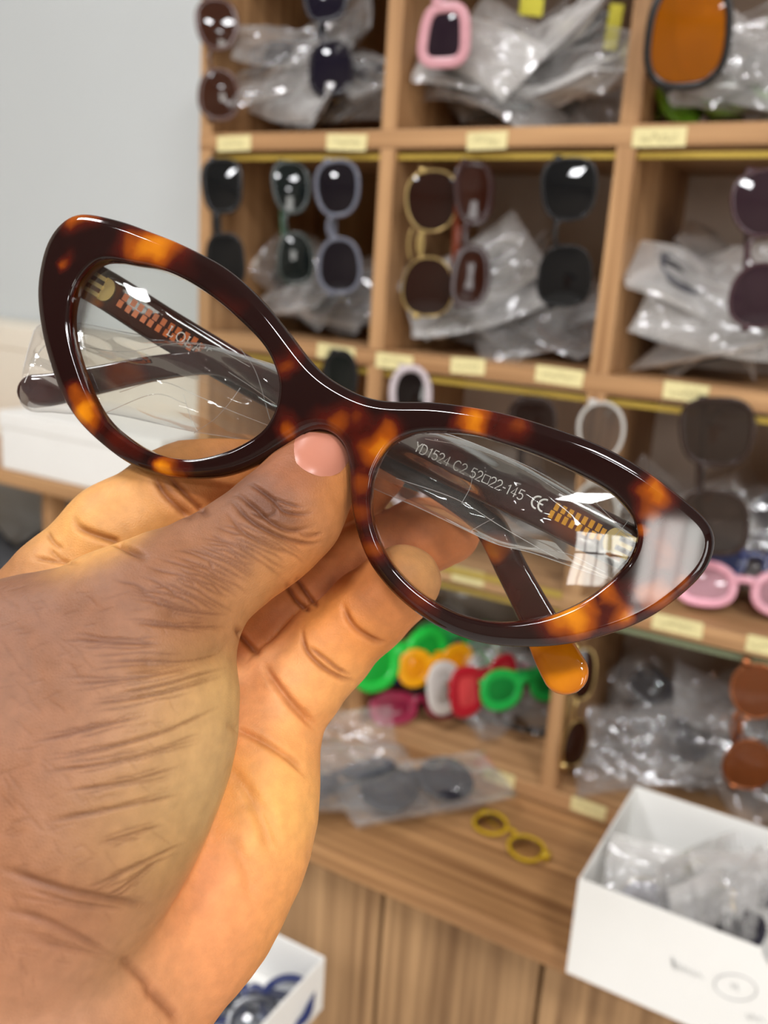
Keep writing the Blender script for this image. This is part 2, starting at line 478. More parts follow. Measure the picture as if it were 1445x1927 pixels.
def sunglasses(label, c, width_dir, normal, fcol, lcol, lw=.048, lh=.042, bridge=.019, p=2.6, rim=.0022, thick=.0016, droop=.12, see=.4,
               temples='fold', tcol=None, group=None, beads=False, metal=None, name='sunglasses', hinge=gold_m, half=None):
    w = np.array(width_dir, float); w /= np.linalg.norm(w); n = np.array(normal, float); n -= n @ w * w; n /= np.linalg.norm(n)
    h = np.cross(n, w)
    t = tag(empty(name, tuple(c), (w, h, n)), label, 'sunglasses' if name == 'sunglasses' else 'glasses', group)
    if metal: rim = min(rim, .0009); thick = .0009
    fm = metal or pmat(fcol); tm = pmat(tcol) if tcol else fm; lm = tint(lcol, see)
    cx = lw / 2 + bridge / 2; NS = 36
    fr = MB()
    for sx in (-1, 1):
        o = superell(NS, p, lw / 2, lh / 2, droop=droop); o[:, 0] *= sx
        P = [(sx * cx + x, y, -.9 * (x * sx + cx) ** 2) for x, y in o]
        if beads:
            for q in catmull(P, 26, True): fr.ball(q, rim * 1.25, 7, 5)
        d = np.roll(o, -1, 0) - np.roll(o, 1, 0); d /= np.linalg.norm(d, axis=1)[:, None]
        W = [(dy * 1, -dx, 0) for dx, dy in d]
        fr.sweep(P, W, [(0, 0, 1)] * NS, rim, thick, True)
    zb = -.9 * (bridge / 2) ** 2
    br = [(-bridge / 2 - rim * .2, lh * .12, zb), (-bridge * .25, lh * .22, zb + .001), (bridge * .25, lh * .22, zb + .001), (bridge / 2 + rim * .2, lh * .12, zb)]
    br = catmull(br, 10); fr.sweep(br, [(0, 1, 0)] * 10, [(0, 0, 1)] * 10, max(rim * .9, .0014), thick)
    if metal: fr.tube(catmull([(-bridge * .6, lh * .36, zb), (0, lh * .42, zb), (bridge * .6, lh * .36, zb)], 8), .0011, 6)
    X = cx + lw / 2; ze = -.9 * X * X
    for sx in (-1, 1):
        fr.add(*boxv((sx * X - .003, lh * .16, ze - .006), (sx * X + .003, lh * .16 + .007, ze + .0012)))
    fr.build('frame', fm, t, smooth=True)
    for sx in (-1, 1):
        o = superell(NS, p, lw / 2 - rim * .3, lh / 2 - rim * .3, droop=droop); o[:, 0] *= sx
        V = [(sx * cx, 0, -.9 * cx * cx + .0022)]; Fs = []
        for rr, dz in ((.5, .0017), (1, 0)):
            V += [(sx * cx + x * rr, y * rr, -.9 * (x * sx * rr + cx) ** 2 + dz) for x, y in o]
        for k in range(NS):
            k2 = (k + 1) % NS
            Fs += [(0, 1 + k, 1 + k2) if sx > 0 else (0, 1 + k2, 1 + k), (1 + k, 1 + NS + k, 1 + NS + k2, 1 + k2) if sx > 0 else (1 + k, 1 + k2, 1 + NS + k2, 1 + NS + k)]
        MB().add(V, Fs).build('lens', lm, t, smooth=True)
    for sx in (-1, 1):
        y0 = lh * .16 + .0035
        if temples == 'fold':
            zz = ze - .006 - (.004 if sx > 0 else 0.)
            path = [(sx * X, y0, zz), (sx * X * .3, y0, zz - .004), (-sx * X * .55, y0 - .001, zz - .005), (-sx * X * .9, y0 - .016, zz - .004)]
            th = .0012; wd = [(0, 1, 0)] * 24; nn = [(0, 0, 1)] * 24
        else:
            path = [(sx * X, y0, ze - .004), (sx * X * 1.02, y0, ze - .06), (sx * X, y0, ze - .1), (sx * X * .96, y0 - .022, ze - .135)]
            th = .0012; wd = [(0, 1, 0)] * 24; nn = [(1, 0, 0)] * 24
        tp = MB().sweep(catmull(path, 24), wd, nn, (.0035 if rim > .0016 else .0016), th).build('temple', tm, t, smooth=True)
        MB().add(*boxv((sx * X - .0022, y0 - .0022, ze - .0085), (sx * X + .0022, y0 + .0022, ze - .0045))).build('hinge', hinge, t)
    return t


def boxv(lo, hi):
    m = MB().box(lo, hi); return m.v, m.f


UP = np.array([0, 0, 1.0]); TOC = np.array([.25, -1, .12])


def hung(label, pu, pl, y, **k):
    """a pair hanging by a folded arm: pixel centres of upper and lower lens at depth y"""
    a = at_y(*pu, y); b = at_y(*pl, y); c = (a + b) / 2; d = np.linalg.norm(a - b)
    lw = k.pop('lw', d * .70); n = k.pop('n', TOC)
    return sunglasses(label, c, a - b, n, lw=lw, bridge=d - lw, **k)


YH = .797
G_ = 'sunglasses hanging on the shelf rails'
hung('brown tortoiseshell sunglasses with gold arms hanging at the top left by the white wall', (408, 45), (412, 178), YH, fcol=(74, 40, 26), lcol=(70, 38, 26), lh=.040, p=2.3, tcol=(150, 110, 60), group=G_, n=(.75, -1, .1))
hung('black sunglasses with gold hinges hanging among the bags at the top left', (612, -10), (622, 128), .83, fcol=(30, 26, 34), lcol=(26, 22, 36), lh=.044, p=3.0, rim=.0018, see=.15, group=G_)
hung('pink thick-framed sunglasses with dark lenses at the top centre', (846, -85), (836, 66), YH, fcol=(206, 152, 160), lcol=(40, 28, 38), lh=.040, p=3.4, rim=.0048, thick=.003, droop=.16, see=.15, group=G_, n=(.1, -1, .1))
hung('black sunglasses with amber lenses hanging at the top right', (1310, -132), (1295, 62), .785, fcol=(20, 17, 16), lcol=(186, 104, 8), lw=.076, lh=.060, p=2.7, rim=.003, thick=.002, droop=.08, see=.55, group=G_)
hung('black sunglasses with square lenses hanging leftmost in the second row', (417, 350), (423, 490), YH, fcol=(20, 20, 22), lcol=(24, 26, 28), lh=.040, p=3.0, group=G_, n=(.5, -1, .1))
hung('dark green sunglasses with a green arm hanging next to the grey pair', (548, 352), (556, 486), .81, fcol=(22, 34, 28), lcol=(24, 32, 32), lh=.036, p=2.5, tcol=(20, 70, 40), group=G_, n=(.8, -1, .1))
hung('grey-framed sunglasses with a bright lamp reflection hanging left of the first divider', (634, 354), (638, 500), YH, fcol=(104, 106, 118), lcol=(30, 25, 32), lh=.044, p=2.4, rim=.0019, thick=.002, group=G_)
hung('brown gold-rimmed sunglasses with scalloped rim hanging right of the first divider', (812, 378), (804, 540), YH, fcol=(150, 120, 60), lcol=(46, 24, 18), lh=.050, p=2.3, rim=.0014, metal=gold_m, see=.3, group=G_)
hung('dark tortoiseshell sunglasses turned sideways beside the brown gold-rimmed pair', (893, 362), (886, 520), .80, fcol=(50, 24, 22), lcol=(54, 26, 18), lh=.034, p=2.6, rim=.003, tcol=(120, 50, 24), see=.12, group=G_, n=(1.1, -1, .1))
hung('black rimless sunglasses with silver screws hanging left of the second divider', (1070, 356), (1062, 520), YH, fcol=(20, 20, 22), lcol=(17, 18, 20), lh=.046, p=2.7, rim=.0012, see=.1, hinge=silver_m, group=G_)
hung('plum sunglasses hanging at the right edge above the bags', (1440, 382), (1434, 556), .79, fcol=(66, 40, 46), lcol=(58, 40, 48), lh=.048, p=2.3, rim=.0014, see=.35, group=G_)
hung('black sunglasses partly hidden behind the bridge of the held frame', (638, 715), (634, 860), YH, fcol=(22, 22, 22), lcol=(28, 32, 30), lh=.034, p=2.3, rim=.003, group=G_)
hung('white beaded sunglasses with dark lenses just above the held frame', (772, 748), (768, 900), YH, fcol=(196, 184, 188), lcol=(20, 14, 14), lh=.036, p=2.2, rim=.0034, thick=.0026, beads=True, see=.1, group=G_, n=(.4, -1, .1))
hung('dark brown sunglasses half hidden by the held frame in the third row', (1000, 800), (992, 930), .80, fcol=(34, 20, 16), lcol=(38, 22, 18), lh=.040, p=2.6, rim=.003, group=G_)
hung('clear beaded round glasses hanging at the second divider', (1130, 812), (1120, 960), .80, fcol=(190, 186, 180), lcol=(205, 195, 185), lh=.040, p=2.1, rim=.0016, beads=True, see=.92, group=G_, name='sunglasses', n=(.1, -1, .1))
hung('square dark brown sunglasses with see-through lenses hanging in the third row on the right', (1348, 814), (1340, 985), .795, fcol=(48, 34, 28), lcol=(84, 70, 62), lh=.056, p=2.9, rim=.0022, see=.7, tcol=(40, 24, 18), group=G_, n=(.1, -1, .1))
hung('narrow dark brown sunglasses with gold chain behind the yellow arm tip', (1098, 1270), (1084, 1400), .80, fcol=(60, 32, 22), lcol=(52, 28, 20), lh=.026, p=2.4, metal=gold_m, rim=.0014, group=G_, n=(1., -1, .1))
hung('round brown sunglasses with copper rims hanging at the lower right edge', (1424, 1302), (1408, 1440), .795, fcol=(150, 90, 50), lcol=(150, 84, 46), lh=.042, p=2.1, rim=.0014, metal=plain('copper_metal', srgb(190, 120, 80), .25, 1.), see=.6, group=G_)

# loose glasses standing and lying on the boards: (label, px, y, row, facing, colours)


def lying(label, px, py, y, row, yaw, fcol, lcol, tilt=.5, drop=None, **k):
    p = at_y(px, py, y)
    wd = np.array([math.cos(yaw), math.sin(yaw), 0]); n = np.array([math.sin(yaw) * math.cos(tilt), -math.cos(yaw) * math.cos(tilt), math.sin(tilt)])
    return sunglasses(label, p, wd, n, fcol, lcol, **k)


lying('pink folded glasses lying on the third shelf at the right', 1400, 1108, .85, 3, .25, (232, 166, 182), (220, 170, 182), .35, lh=.036, rim=.004, thick=.003)
lying('navy folded glasses lying above the pink pair on the third shelf', 1420, 1060, .88, 3, .15, (30, 40, 92), (56, 64, 100), .5, lh=.034, rim=.0035, thick=.003)
GL = 'lime green glasses in the top right compartment'
lying('lime green glasses bagged under the amber sunglasses', 1322, 200, .88, 1, 1.05, (108, 158, 44), (130, 180, 66), .5, lh=.034, lw=.038, rim=.005, thick=.003, see=.2, group=GL)
lying('pale lime green glasses near the top right edge of the shelf', 1436, 176, .87, 1, .3, (140, 182, 90), (170, 205, 130), .4, lh=.032, lw=.036, rim=.005, thick=.003, see=.2, group=GL)
KG = "children's bright glasses in the lower middle compartment"
lying("bright green children's glasses leaning beside the fingertip", 756, 1240, .83, 4, 1.1, (38, 196, 70), (30, 170, 60), .2, lh=.05, lw=.05, rim=.006, thick=.004, p=2.2, see=.05, group=KG)
lying("blue children's glasses half hidden by the fingers", 722, 1262, .86, 4, .9, (50, 42, 150), (40, 34, 110), .2, lh=.034, rim=.005, p=2.4, see=.05, group=KG)
lying("orange children's glasses between the green pairs", 822, 1252, .86, 4, .95, (240, 166, 20), (236, 150, 20), .2, lh=.034, lw=.034, rim=.005, p=2.2, see=.05, group=KG)
lying("green children's glasses high up behind the held frame", 862, 1206, .92, 4, .7, (40, 180, 84), (30, 150, 74), .2, lh=.036, lw=.04, rim=.005, p=2.2, see=.05, group=KG)
lying("red glasses with a pale band in front of the white pair", 914, 1290, .85, 4, 1.2, (176, 32, 46), (206, 70, 72), .2, lh=.044, lw=.036, rim=.006, p=2.8, see=.05, group=KG)
lying("white children's glasses left of the red pair", 872, 1285, .88, 4, 1.15, (226, 222, 216), (200, 196, 190), .2, lh=.05, lw=.036, rim=.006, p=2.4, see=.05, group=KG)
lying("green children's glasses right of the red pair", 990, 1290, .88, 4, 1.0, (34, 176, 76), (24, 130, 56), .2, lh=.036, lw=.044, rim=.005, p=2.2, see=.05, group=KG)
lying('crimson glasses lying below the orange pair', 792, 1326, .86, 4, .9, (160, 44, 76), (140, 40, 66), .5, lh=.030, rim=.005, see=.05, group=KG)
lying('black glasses lying at the foot of the second divider', 972, 1382, .90, 4, .1, (22, 22, 24), (24, 24, 28), .4, lh=.026, rim=.004, see=.05, group=KG)
lying('magenta glasses in a clear bag beside the little finger', 640, 1352, .83, 4, .5, (170, 90, 160), (160, 90, 150), .6, lh=.032, rim=.005, see=.3, group=KG)

# ------------------------------------------------------------------ clear plastic sleeves
random.seed(21)


def crumple(seed, L, H, T, nu=30, nv=16, curl=0.):
    """a flat film sleeve, closed, with long folds and a bend"""
    off = Vector((seed * 7.3, seed * 3.1, seed * 1.7)); V = []; Fs = []

    def pt(u, v, s):
        x = (u - .5) * L; y = (v - .5) * H
        e = (1 - abs(2 * u - 1) ** 6) * (1 - abs(2 * v - 1) ** 5)
        q = Vector((x * 13, y * 30, s * .5)) + off
        r = 1 - 2.4 * abs(noise.noise(q)); r2 = 1 - 2.4 * abs(noise.noise(q * 2.3 + Vector((4, 4, 0))))
        z = s * T * e * (.5 + .5 * r) + T * .35 * r2 * e + .012 * noise.noise(q * .4) + curl * (x / L * 2) ** 2
        return (x + .006 * noise.noise(q * .8 + Vector((9, 0, 0))), y + .008 * noise.noise(q * .7 + Vector((0, 9, 0))), z)
    for s in (1, -1):
        b = len(V)
        for i in range(nu + 1):
            for j in range(nv + 1): V.append(pt(i / nu, j / nv, s))
        for i in range(nu):
            for j in range(nv):
                a = b + i * (nv + 1) + j; q = (a, a + nv + 1, a + nv + 2, a + 1)
                Fs.append(q if s > 0 else q[::-1])
    return MB().add(V, Fs)


BAGS = [crumple(k, .165, .075, .013, curl=(0, .012, -.012, .02, -.02)[k]).mesh('clear_sleeve', film_bg, True) for k in range(5)] + [crumple(9 + k, .16, .08, .014, curl=(0, .015, -.02, .01)[k]).mesh('milky_sleeve', film_white, True) for k in range(4)]


def bag(label, p, yaw, tilt, roll, kind, sc=1.0, group=None):
    o = bpy.data.objects.new('plastic_sleeve', BAGS[kind]); COL.objects.link(o)
    o.location = tuple(p); o.rotation_mode = 'XYZ'; o.rotation_euler = (tilt, roll, yaw); o.scale = (sc, sc, sc)
    return tag(o, label, 'plastic bag', group)


def cname(c):
    r, g, b = c
    if g > r * 1.2 and g > b * 1.2: return 'green'
    if r > 1.6 * g: return 'pink'
    if r > b * 1.25: return 'brown'
    return 'black' if max(c) < 62 else 'dark grey' if max(c) < 85 else 'grey' if max(c) < 125 else 'pale grey'


PILES = [  # compartment, pixel box, depth range, count, label, frame colours inside
    ((452, 20, 715, 235), (.84, .94), 10, 'crumpled clear plastic sleeve in the top left compartment', [(60, 56, 60), (40, 36, 44), (120, 100, 90)], 0),
    ((775, 20, 1165, 235), (.83, .95), 15, 'crumpled clear plastic sleeve in the pile under the pink sunglasses', [(60, 66, 64), (90, 92, 96), (40, 50, 46), (140, 140, 140)], 0),
    ((1225, 60, 1445, 235), (.83, .95), 9, 'crumpled clear plastic sleeve under the amber sunglasses', [(110, 180, 40), (150, 150, 150), (60, 60, 60)], 1),
    ((420, 490, 690, 640), (.86, .95), 8, 'clear plastic sleeve behind the grey-framed sunglasses', [(60, 60, 60), (70, 60, 56)], 2),
    ((745, 520, 1095, 680), (.85, .95), 10, 'clear plastic sleeve behind the brown gold-rimmed and black rimless pairs', [(60, 60, 66), (90, 60, 44)], 3),
    ((1185, 430, 1445, 700), (.84, .95), 12, 'milky plastic sleeve heaped under the plum sunglasses', [(60, 60, 64), (90, 90, 96), (120, 110, 110)], 4),
    ((830, 900, 1060, 1060), (.90, .97), 6, 'clear plastic sleeve seen through the held right lens', [(60, 56, 60), (90, 80, 70)], 5),
    ((1210, 960, 1445, 1130), (.87, .96), 7, 'clear plastic sleeve behind the folded pink glasses', [(70, 70, 80), (80, 80, 90)], 6),
    ((690, 1200, 1000, 1420), (.88, .97), 9, "clear plastic sleeve among the children's bright glasses", [(180, 60, 90), (60, 160, 80), (90, 90, 96)], 7),
    ((1050, 1260, 1445, 1500), (.84, .95), 13, 'clear plastic sleeve in the lower right compartment', [(50, 50, 58), (80, 60, 50), (100, 100, 110)], 8),
]
for (x0, y0, x1, y1), (d0, d1), n, lab, cols, pid in PILES:
    pile = []; seen = set()
    for k in range(n):
        u = (k * .618 + .13) % 1; v = 1 - (k + .5) / n * .85
        y = d0 + (d1 - d0) * ((k * .37 + .2) % 1)
        p = at_y(x0 + (x1 - x0) * (.12 + .76 * u), y0 + (y1 - y0) * (.12 + .8 * v), y)
        yaw = random.uniform(-.6, .6); tl = random.uniform(.15, 1.35); ro = random.uniform(-.6, .6)
        sc_ = random.uniform(.72, .95)
        cc = max(i for i in range(4) if at_y((x0 + x1) / 2, (y0 + y1) / 2, y)[0] > DIVX[i]); rw = max(i for i in range(4) if p[2] < ROWZ[i])
        hx = .0825 * sc_ * abs(math.cos(yaw)) * abs(math.cos(ro)) + .012; p[0] = min(max(p[0], DIVX[cc] + TB + hx), DIVX[cc + 1] - TB - hx)
        hz = .0825 * sc_ * abs(math.sin(ro)) + .0375 * sc_ * abs(math.sin(tl)) + .006; p[2] = min(max(p[2], ROWZ[rw + 1] + TB + hz), ROWZ[rw] - TB - hz)
        hy = .0825 * sc_ * abs(math.sin(yaw)) + .0375 * sc_ * abs(math.cos(tl)); p[1] = min(max(p[1], YS + hy - .012), 1.005 - hy)
        kind = random.choice(range(5, 9)) if (pid in (4,) or random.random() < .25) else random.choice(range(5))
        pile.append(bag(lab, p, yaw, tl, ro, kind, sc_, lab.replace('plastic sleeve', 'sleeves')))
        if k % 2 == 0:
            col = cols[(k // 2) % len(cols)]
            m = Matrix.Rotation(yaw, 3, 'Z') @ Matrix.Rotation(ro, 3, 'Y') @ Matrix.Rotation(tl, 3, 'X')
            nmc = cname(col); inn = lab.split('sleeve ')[1]
            seen.add(nmc); pile_gl = nmc + ' folded glasses bagged in film ' + inn
            sunglasses(pile_gl, p, np.array(m @ Vector((1, 0, 0))), np.array(m @ Vector((0, 0, 1))), col, tuple(int(q * .8) for q in col),
                       lw=.040 * sc_ / .8, lh=.036 * sc_ / .8, bridge=.016, p=random.choice((2.2, 2.6, 3.2)), rim=.0026, thick=.0018, see=.25, group='glasses bagged in: ' + lab, name='folded_glasses')

    word_of = {}
    for key, wd in ((lambda o: o.location.x, 'leftmost'), (lambda o: -o.location.x, 'rightmost'), (lambda o: -o.location.z, 'topmost'), (lambda o: o.location.z, 'lowest'), (lambda o: o.location.y, 'frontmost')):
        rest_ = [o for o in pile if o not in word_of]
        if rest_: word_of[min(rest_, key=key)] = wd
    for o, wd in word_of.items(): o['label'] = wd + ' ' + o['label']
# yellow price tags in the top compartment
for px, py, y, s in ((1000, 12, .86, .022), (1163, 52, .85, .02)):
    p = at_y(px, py, y)
    o = MB().box((-s / 2, -.0006, -s * (.35 if px < 1100 else .9)), (s / 2 * (1 if px < 1100 else .2), .0006, s * (.35 if px < 1100 else .9))).build('price_tag', plain('yellow_card', srgb(214, 206, 70), .5), None, bevel=.0004)
    o.location = tuple(p); o.rotation_euler = (.3, .1, .2)
    tag(o, 'yellow card tag among the clear bags ' + ('at the top edge' if px < 1100 else 'beside the second divider'), 'tag')
# things lying on the counter
p = at_z(785, 1490, zc + .020)
sunglasses('black sunglasses in a clear bag lying on the counter', p + np.array([0, 0, .010]), (.62, .78, .02), (.1, -.3, .95), (34, 35, 44), (60, 60, 72), lw=.046, lh=.044, bridge=.014, p=2.1, rim=.006, thick=.003, see=.5)
bag('flat clear bag around the black sunglasses on the counter', p + np.array([.004, .004, .006]), .9, .1, .0, 0, 1.0)
p = at_z(640, 1460, zc + .036)
bag('stretched clear bag with grey glasses on the counter beside the palm', p, 1.0, .35, .2, 0, 1.05)
sunglasses('grey glasses in the clear bag on the counter beside the palm', p, (.5, .85, .1), (-.4, -.2, .9), (70, 74, 84), (110, 112, 122), lw=.046, lh=.034, bridge=.016, rim=.004, see=.4)
p = at_z(600, 1400, zc + .05)
bag('clear bag leaning on the shelf edge beside the little finger', p, .8, .7, .1, 3, .9)
p = at_z(955, 1578, zc + .004)
sunglasses('yellow see-through glasses frame lying alone on the counter', p + np.array([0, 0, .004]), (.93, -.36, 0), (0, -.15, 1), (196, 160, 20), (250, 244, 230), lw=.034, lh=.030, bridge=.012, p=2.1, rim=.0014, thick=.0014, see=1.0, name='eyeglasses')
# inside the right carton
for k, (px, py, yaw, tl, kind) in enumerate(((1180, 1650, .3, .9, 5), (1235, 1690, .5, .5, 2), (1300, 1670, 1.2, 1.0, 3), (1360, 1690, 1.4, 1.1, 7), (1410, 1700, 1.5, 1.2, 0), (1420, 1640, .8, .9, 6))):
    p = at_z(px, py, zc + .058); p[1] = min(max(p[1], .65), .70); p[0] = max(p[0], -.08)
    bag(['milky bag over the beige glasses', 'clear bag over the pale grey glasses', 'clear bag over the yellow glasses', 'milky bag over the black glasses', 'clear bag over the charcoal glasses', 'milky bag over the white glasses'][k] + ' inside the open white carton on the counter', p, yaw, tl, .1, kind, .74, 'bags in the right white carton')
    col = [(150, 140, 130), (120, 120, 140), (200, 190, 30), (40, 40, 48), (44, 44, 56), (180, 176, 170)][k]
    q = p + np.array([0, 0, -.004])
    sunglasses(['beige', 'pale grey', 'yellow', 'black', 'charcoal', 'white'][k] + ' glasses in a bag inside the open white carton', q, (math.cos(yaw), math.sin(yaw), .15), (-.2, -.9, .7), col, col, lw=.034, lh=.030, bridge=.012, rim=.003, see=.4, metal=gold_m if k == 0 else None, group='glasses in the right white carton', name='folded_glasses')
# inside the lower left carton
for k, (px, py, yaw) in enumerate(((478, 1880, .5), (420, 1905, .2))):
    p = at_z(px, py, Z0 - .557 + .022)
    sunglasses(['navy blue round glasses in the lower left carton', 'black round glasses in the lower left carton near the wrist'][k], p, (math.cos(yaw), math.sin(yaw), 0), (-.1, -.55, .85), [(40, 50, 96), (36, 38, 48)][k], (214, 218, 226), lw=.036, lh=.034, bridge=.013, p=2.1, rim=.003, thick=.002, see=.93, name='eyeglasses', group='glasses in the lower left carton')

# ------------------------------------------------------------------ the held eyeglasses
YAW, PIT, ANG, OFFM, DG, KW = -.1907, .036, -.4692, -.0186, .176, .0042 / .075 ** 2
gn = np.array([math.sin(YAW) * math.cos(PIT), math.sin(PIT), math.cos(YAW) * math.cos(PIT)])
gu = np.array([math.cos(YAW), 0, -math.sin(YAW)]); gv = np.cross(gn, gu)
ga = math.cos(ANG) * gu + math.sin(ANG) * gv; gb = -math.sin(ANG) * gu + math.cos(ANG) * gv
gO = cam_pt(660, 800, DG) + OFFM * DG * ga      # middle of the bridge, camera axes


def g_st(px, py, z=0.0):
    """where the sight line meets the frame's own curved surface, z metres in front of it -> (s, t)"""
    r = np.array([(px - CX) / F, -(py - CY) / F, -1.0]); h = z; s = 0
    for _ in range(6):
        tt = ((gO + gn * h) @ gn) / (r @ gn); P = r * tt - gO; s = P @ ga; h = z - KW * s * s
    return s, P @ gb


def g3(s, t, z): return gO + s * ga + t * gb + (z - KW * s * s) * gn


def gl(px, py, z): s, t = g_st(px, py, z); return g3(s, t, z)


GORG = to_world(gO)
RG = (AX @ ga, AX @ gb, AX @ gn)
specs = tag(empty('eyeglasses', tuple(GORG)), 'tortoiseshell cat-eye eyeglasses with folded arms held up in the hand', 'eyeglasses')


def gw(P): return to_world(P) - GORG


OUT = [(138, 404.5), (155, 402), (180, 404.5), (238, 419), (279, 434.6), (330, 454), (373, 475), (423, 502), (473, 544), (523, 599), (568, 659), (593, 689), (620, 712), (645, 727), (672, 741), (705, 752), (750, 756), (810, 756), (877, 764), (960, 780), (1043, 805), (1126, 836), (1198, 874), (1264, 921), (1325, 971), (1345, 999), (1347, 1027), (1331, 1071), (1292, 1112), (1237, 1154), (1181, 1182), (1098, 1207), (1032, 1217), (960, 1217), (899, 1209), (838, 1187), (788, 1157), (738, 1115), (698, 1065), (682, 1032), (671, 998), (662, 957), (659, 924), (657, 874), (654, 848), (643, 827), (623, 811), (598, 804.5), (573, 813), (538, 838), (498, 866), (463, 883), (423, 896), (374, 901), (324, 898), (279, 888), (239, 871), (189, 833), (149, 794), (117, 744), (95, 684), (80, 627), (73, 577), (71.5, 545), (75, 515), (84, 473), (98, 442), (119, 417)]
INL = [(249, 495), (299, 505), (349, 526), (399, 558), (448, 599), (498, 651), (523, 704), (526, 739), (518, 774), (498, 808), (463, 833), (423, 851), (369, 864), (324, 862), (279, 848), (239, 825), (199, 790), (172, 746), (154, 702), (138, 649), (131, 600), (138, 552), (155, 518), (192, 489)]
INR = [(716, 861), (738, 833), (777, 816), (821, 812), (888, 817), (943, 833), (1015, 858), (1082, 888), (1143, 921), (1181, 957), (1198, 988), (1201, 1016), (1187, 1054), (1154, 1090), (1098, 1132), (1032, 1160), (960, 1172), (904, 1168), (849, 1151), (794, 1118), (749, 1076), (716, 1027), (700, 977), (697, 933), (702, 894)]
lo_out = catmull([g_st(x, y, -.0014) for x, y in OUT], 340, True)
lo_l = catmull([g_st(x, y, -.0008) for x, y in INL], 200, True)
lo_r = catmull([g_st(x, y, -.0008) for x, y in INR], 200, True)


def smooth_loop(Q, it=4):
    for _ in range(it): Q = .5 * Q + .25 * (np.roll(Q, 1, 0) + np.roll(Q, -1, 0))
    return Q


def orient(Q, ccw=True):
    a = np.sum(Q[:, 0] * np.roll(Q[:, 1], -1) - Q[:, 1] * np.roll(Q[:, 0], -1))
    return Q if (a > 0) == ccw else Q[::-1]


lo_out = orient(smooth_loop(lo_out)); lo_l = orient(smooth_loop(lo_l)); lo_r = orient(smooth_loop(lo_r))


def offset(Q, d):
    """positive d moves outward for a counter-clockwise loop"""
    t = np.roll(Q, -1, 0) - np.roll(Q, 1, 0); t /= np.linalg.norm(t, axis=1)[:, None]
    return smooth_loop(Q + np.c_[t[:, 1], -t[:, 0]] * d, 2)


def inside(Q, P):
    x, y = P[:, 0], P[:, 1]; c = np.zeros(len(P), bool)
    x1, y1 = Q[:, 0], Q[:, 1]; x2, y2 = np.roll(x1, -1), np.roll(y1, -1)
    for i in range(len(Q)):
        m = ((y1[i] > y) != (y2[i] > y)) & (x < (x2[i] - x1[i]) * (y - y1[i]) / (y2[i] - y1[i] + 1e-15) + x1[i]); c ^= m
    return c


fm = MB()
OPROF = [(-.0021, 0.0), (-.0016, -.00008), (-.0006, -.0005), (-.0001, -.0012), (0, -.0019), (0, -.0034), (-.0004, -.0041), (-.0010, -.0045)]
IPROF = [(.0009, 0.0), (.0006, -.00005), (.0002, -.0003), (.00002, -.0008), (0, -.0036), (.0003, -.0042), (.0008, -.0045)]
verts = []; faces = []
rings = {}
for nm_, Q, PR in (('o', lo_out, OPROF), ('l', lo_l, IPROF), ('r', lo_r, IPROF)):
    rings[nm_] = []
    for d, z in PR:
        R_ = offset(Q, d); rings[nm_].append((len(verts), R_, z)); verts += [g3(s, t, z) for s, t in R_]
    n = len(Q)
    for k in range(len(PR) - 1):
        a, b = rings[nm_][k][0], rings[nm_][k + 1][0]
        for i in range(n):
            j = (i + 1) % n; q = (a + i, b + i, b + j, a + j)
            faces.append(q if nm_ == 'o' else q[::-1])


def cap(idx, front):
    o, l, r = rings['o'][idx], rings['l'][idx], rings['r'][idx]
    z = o[2]; P = []; ids = []; E_ = []
    for base, R_, _ in (o, l, r):
        b = len(P); n = len(R_); P += [tuple(q) for q in R_]; ids += list(range(base, base + n)); E_ += [(b + i, b + (i + 1) % n) for i in range(n)]
    g = .0011
    S, T = np.meshgrid(np.arange(-.09, .09, g), np.arange(-.05, .05, g)); G = np.c_[S.ravel(), T.ravel()]
    G[:, 0] += ((G[:, 1] / g).round() % 2) * g * .5
    ok = inside(offset(o[1], -.0007), G) & ~inside(offset(l[1], .0006), G) & ~inside(offset(r[1], .0006), G)
    G = G[ok]; nb = len(verts)
    P += [tuple(q) for q in G]; ids += list(range(nb, nb + len(G)))
    verts.extend(g3(s, t, z) for s, t in G)
    vs, es, fs, ov, oe, of = delaunay_2d_cdt([Vector(p) for p in P], E_, [], 0, 1e-9)
    cen = np.array([np.mean([vs[i] for i in f_], 0) for f_ in fs])
    keep = inside(o[1], cen) & ~inside(l[1], cen) & ~inside(r[1], cen)
    for f_, k_ in zip(fs, keep):
        if not k_: continue
        q = [ids[ov[i][0]] for i in f_]
        a2, b2, c2 = [np.array(vs[i]) for i in f_[:3]]
        ccw = (b2[0] - a2[0]) * (c2[1] - a2[1]) - (b2[1] - a2[1]) * (c2[0] - a2[0]) > 0
        if ccw != front: q = q[::-1]
        faces.append(tuple(q))


rings['l'].insert(2, rings['l'][1]) if False else None
cap(0, True); cap(-1, False)

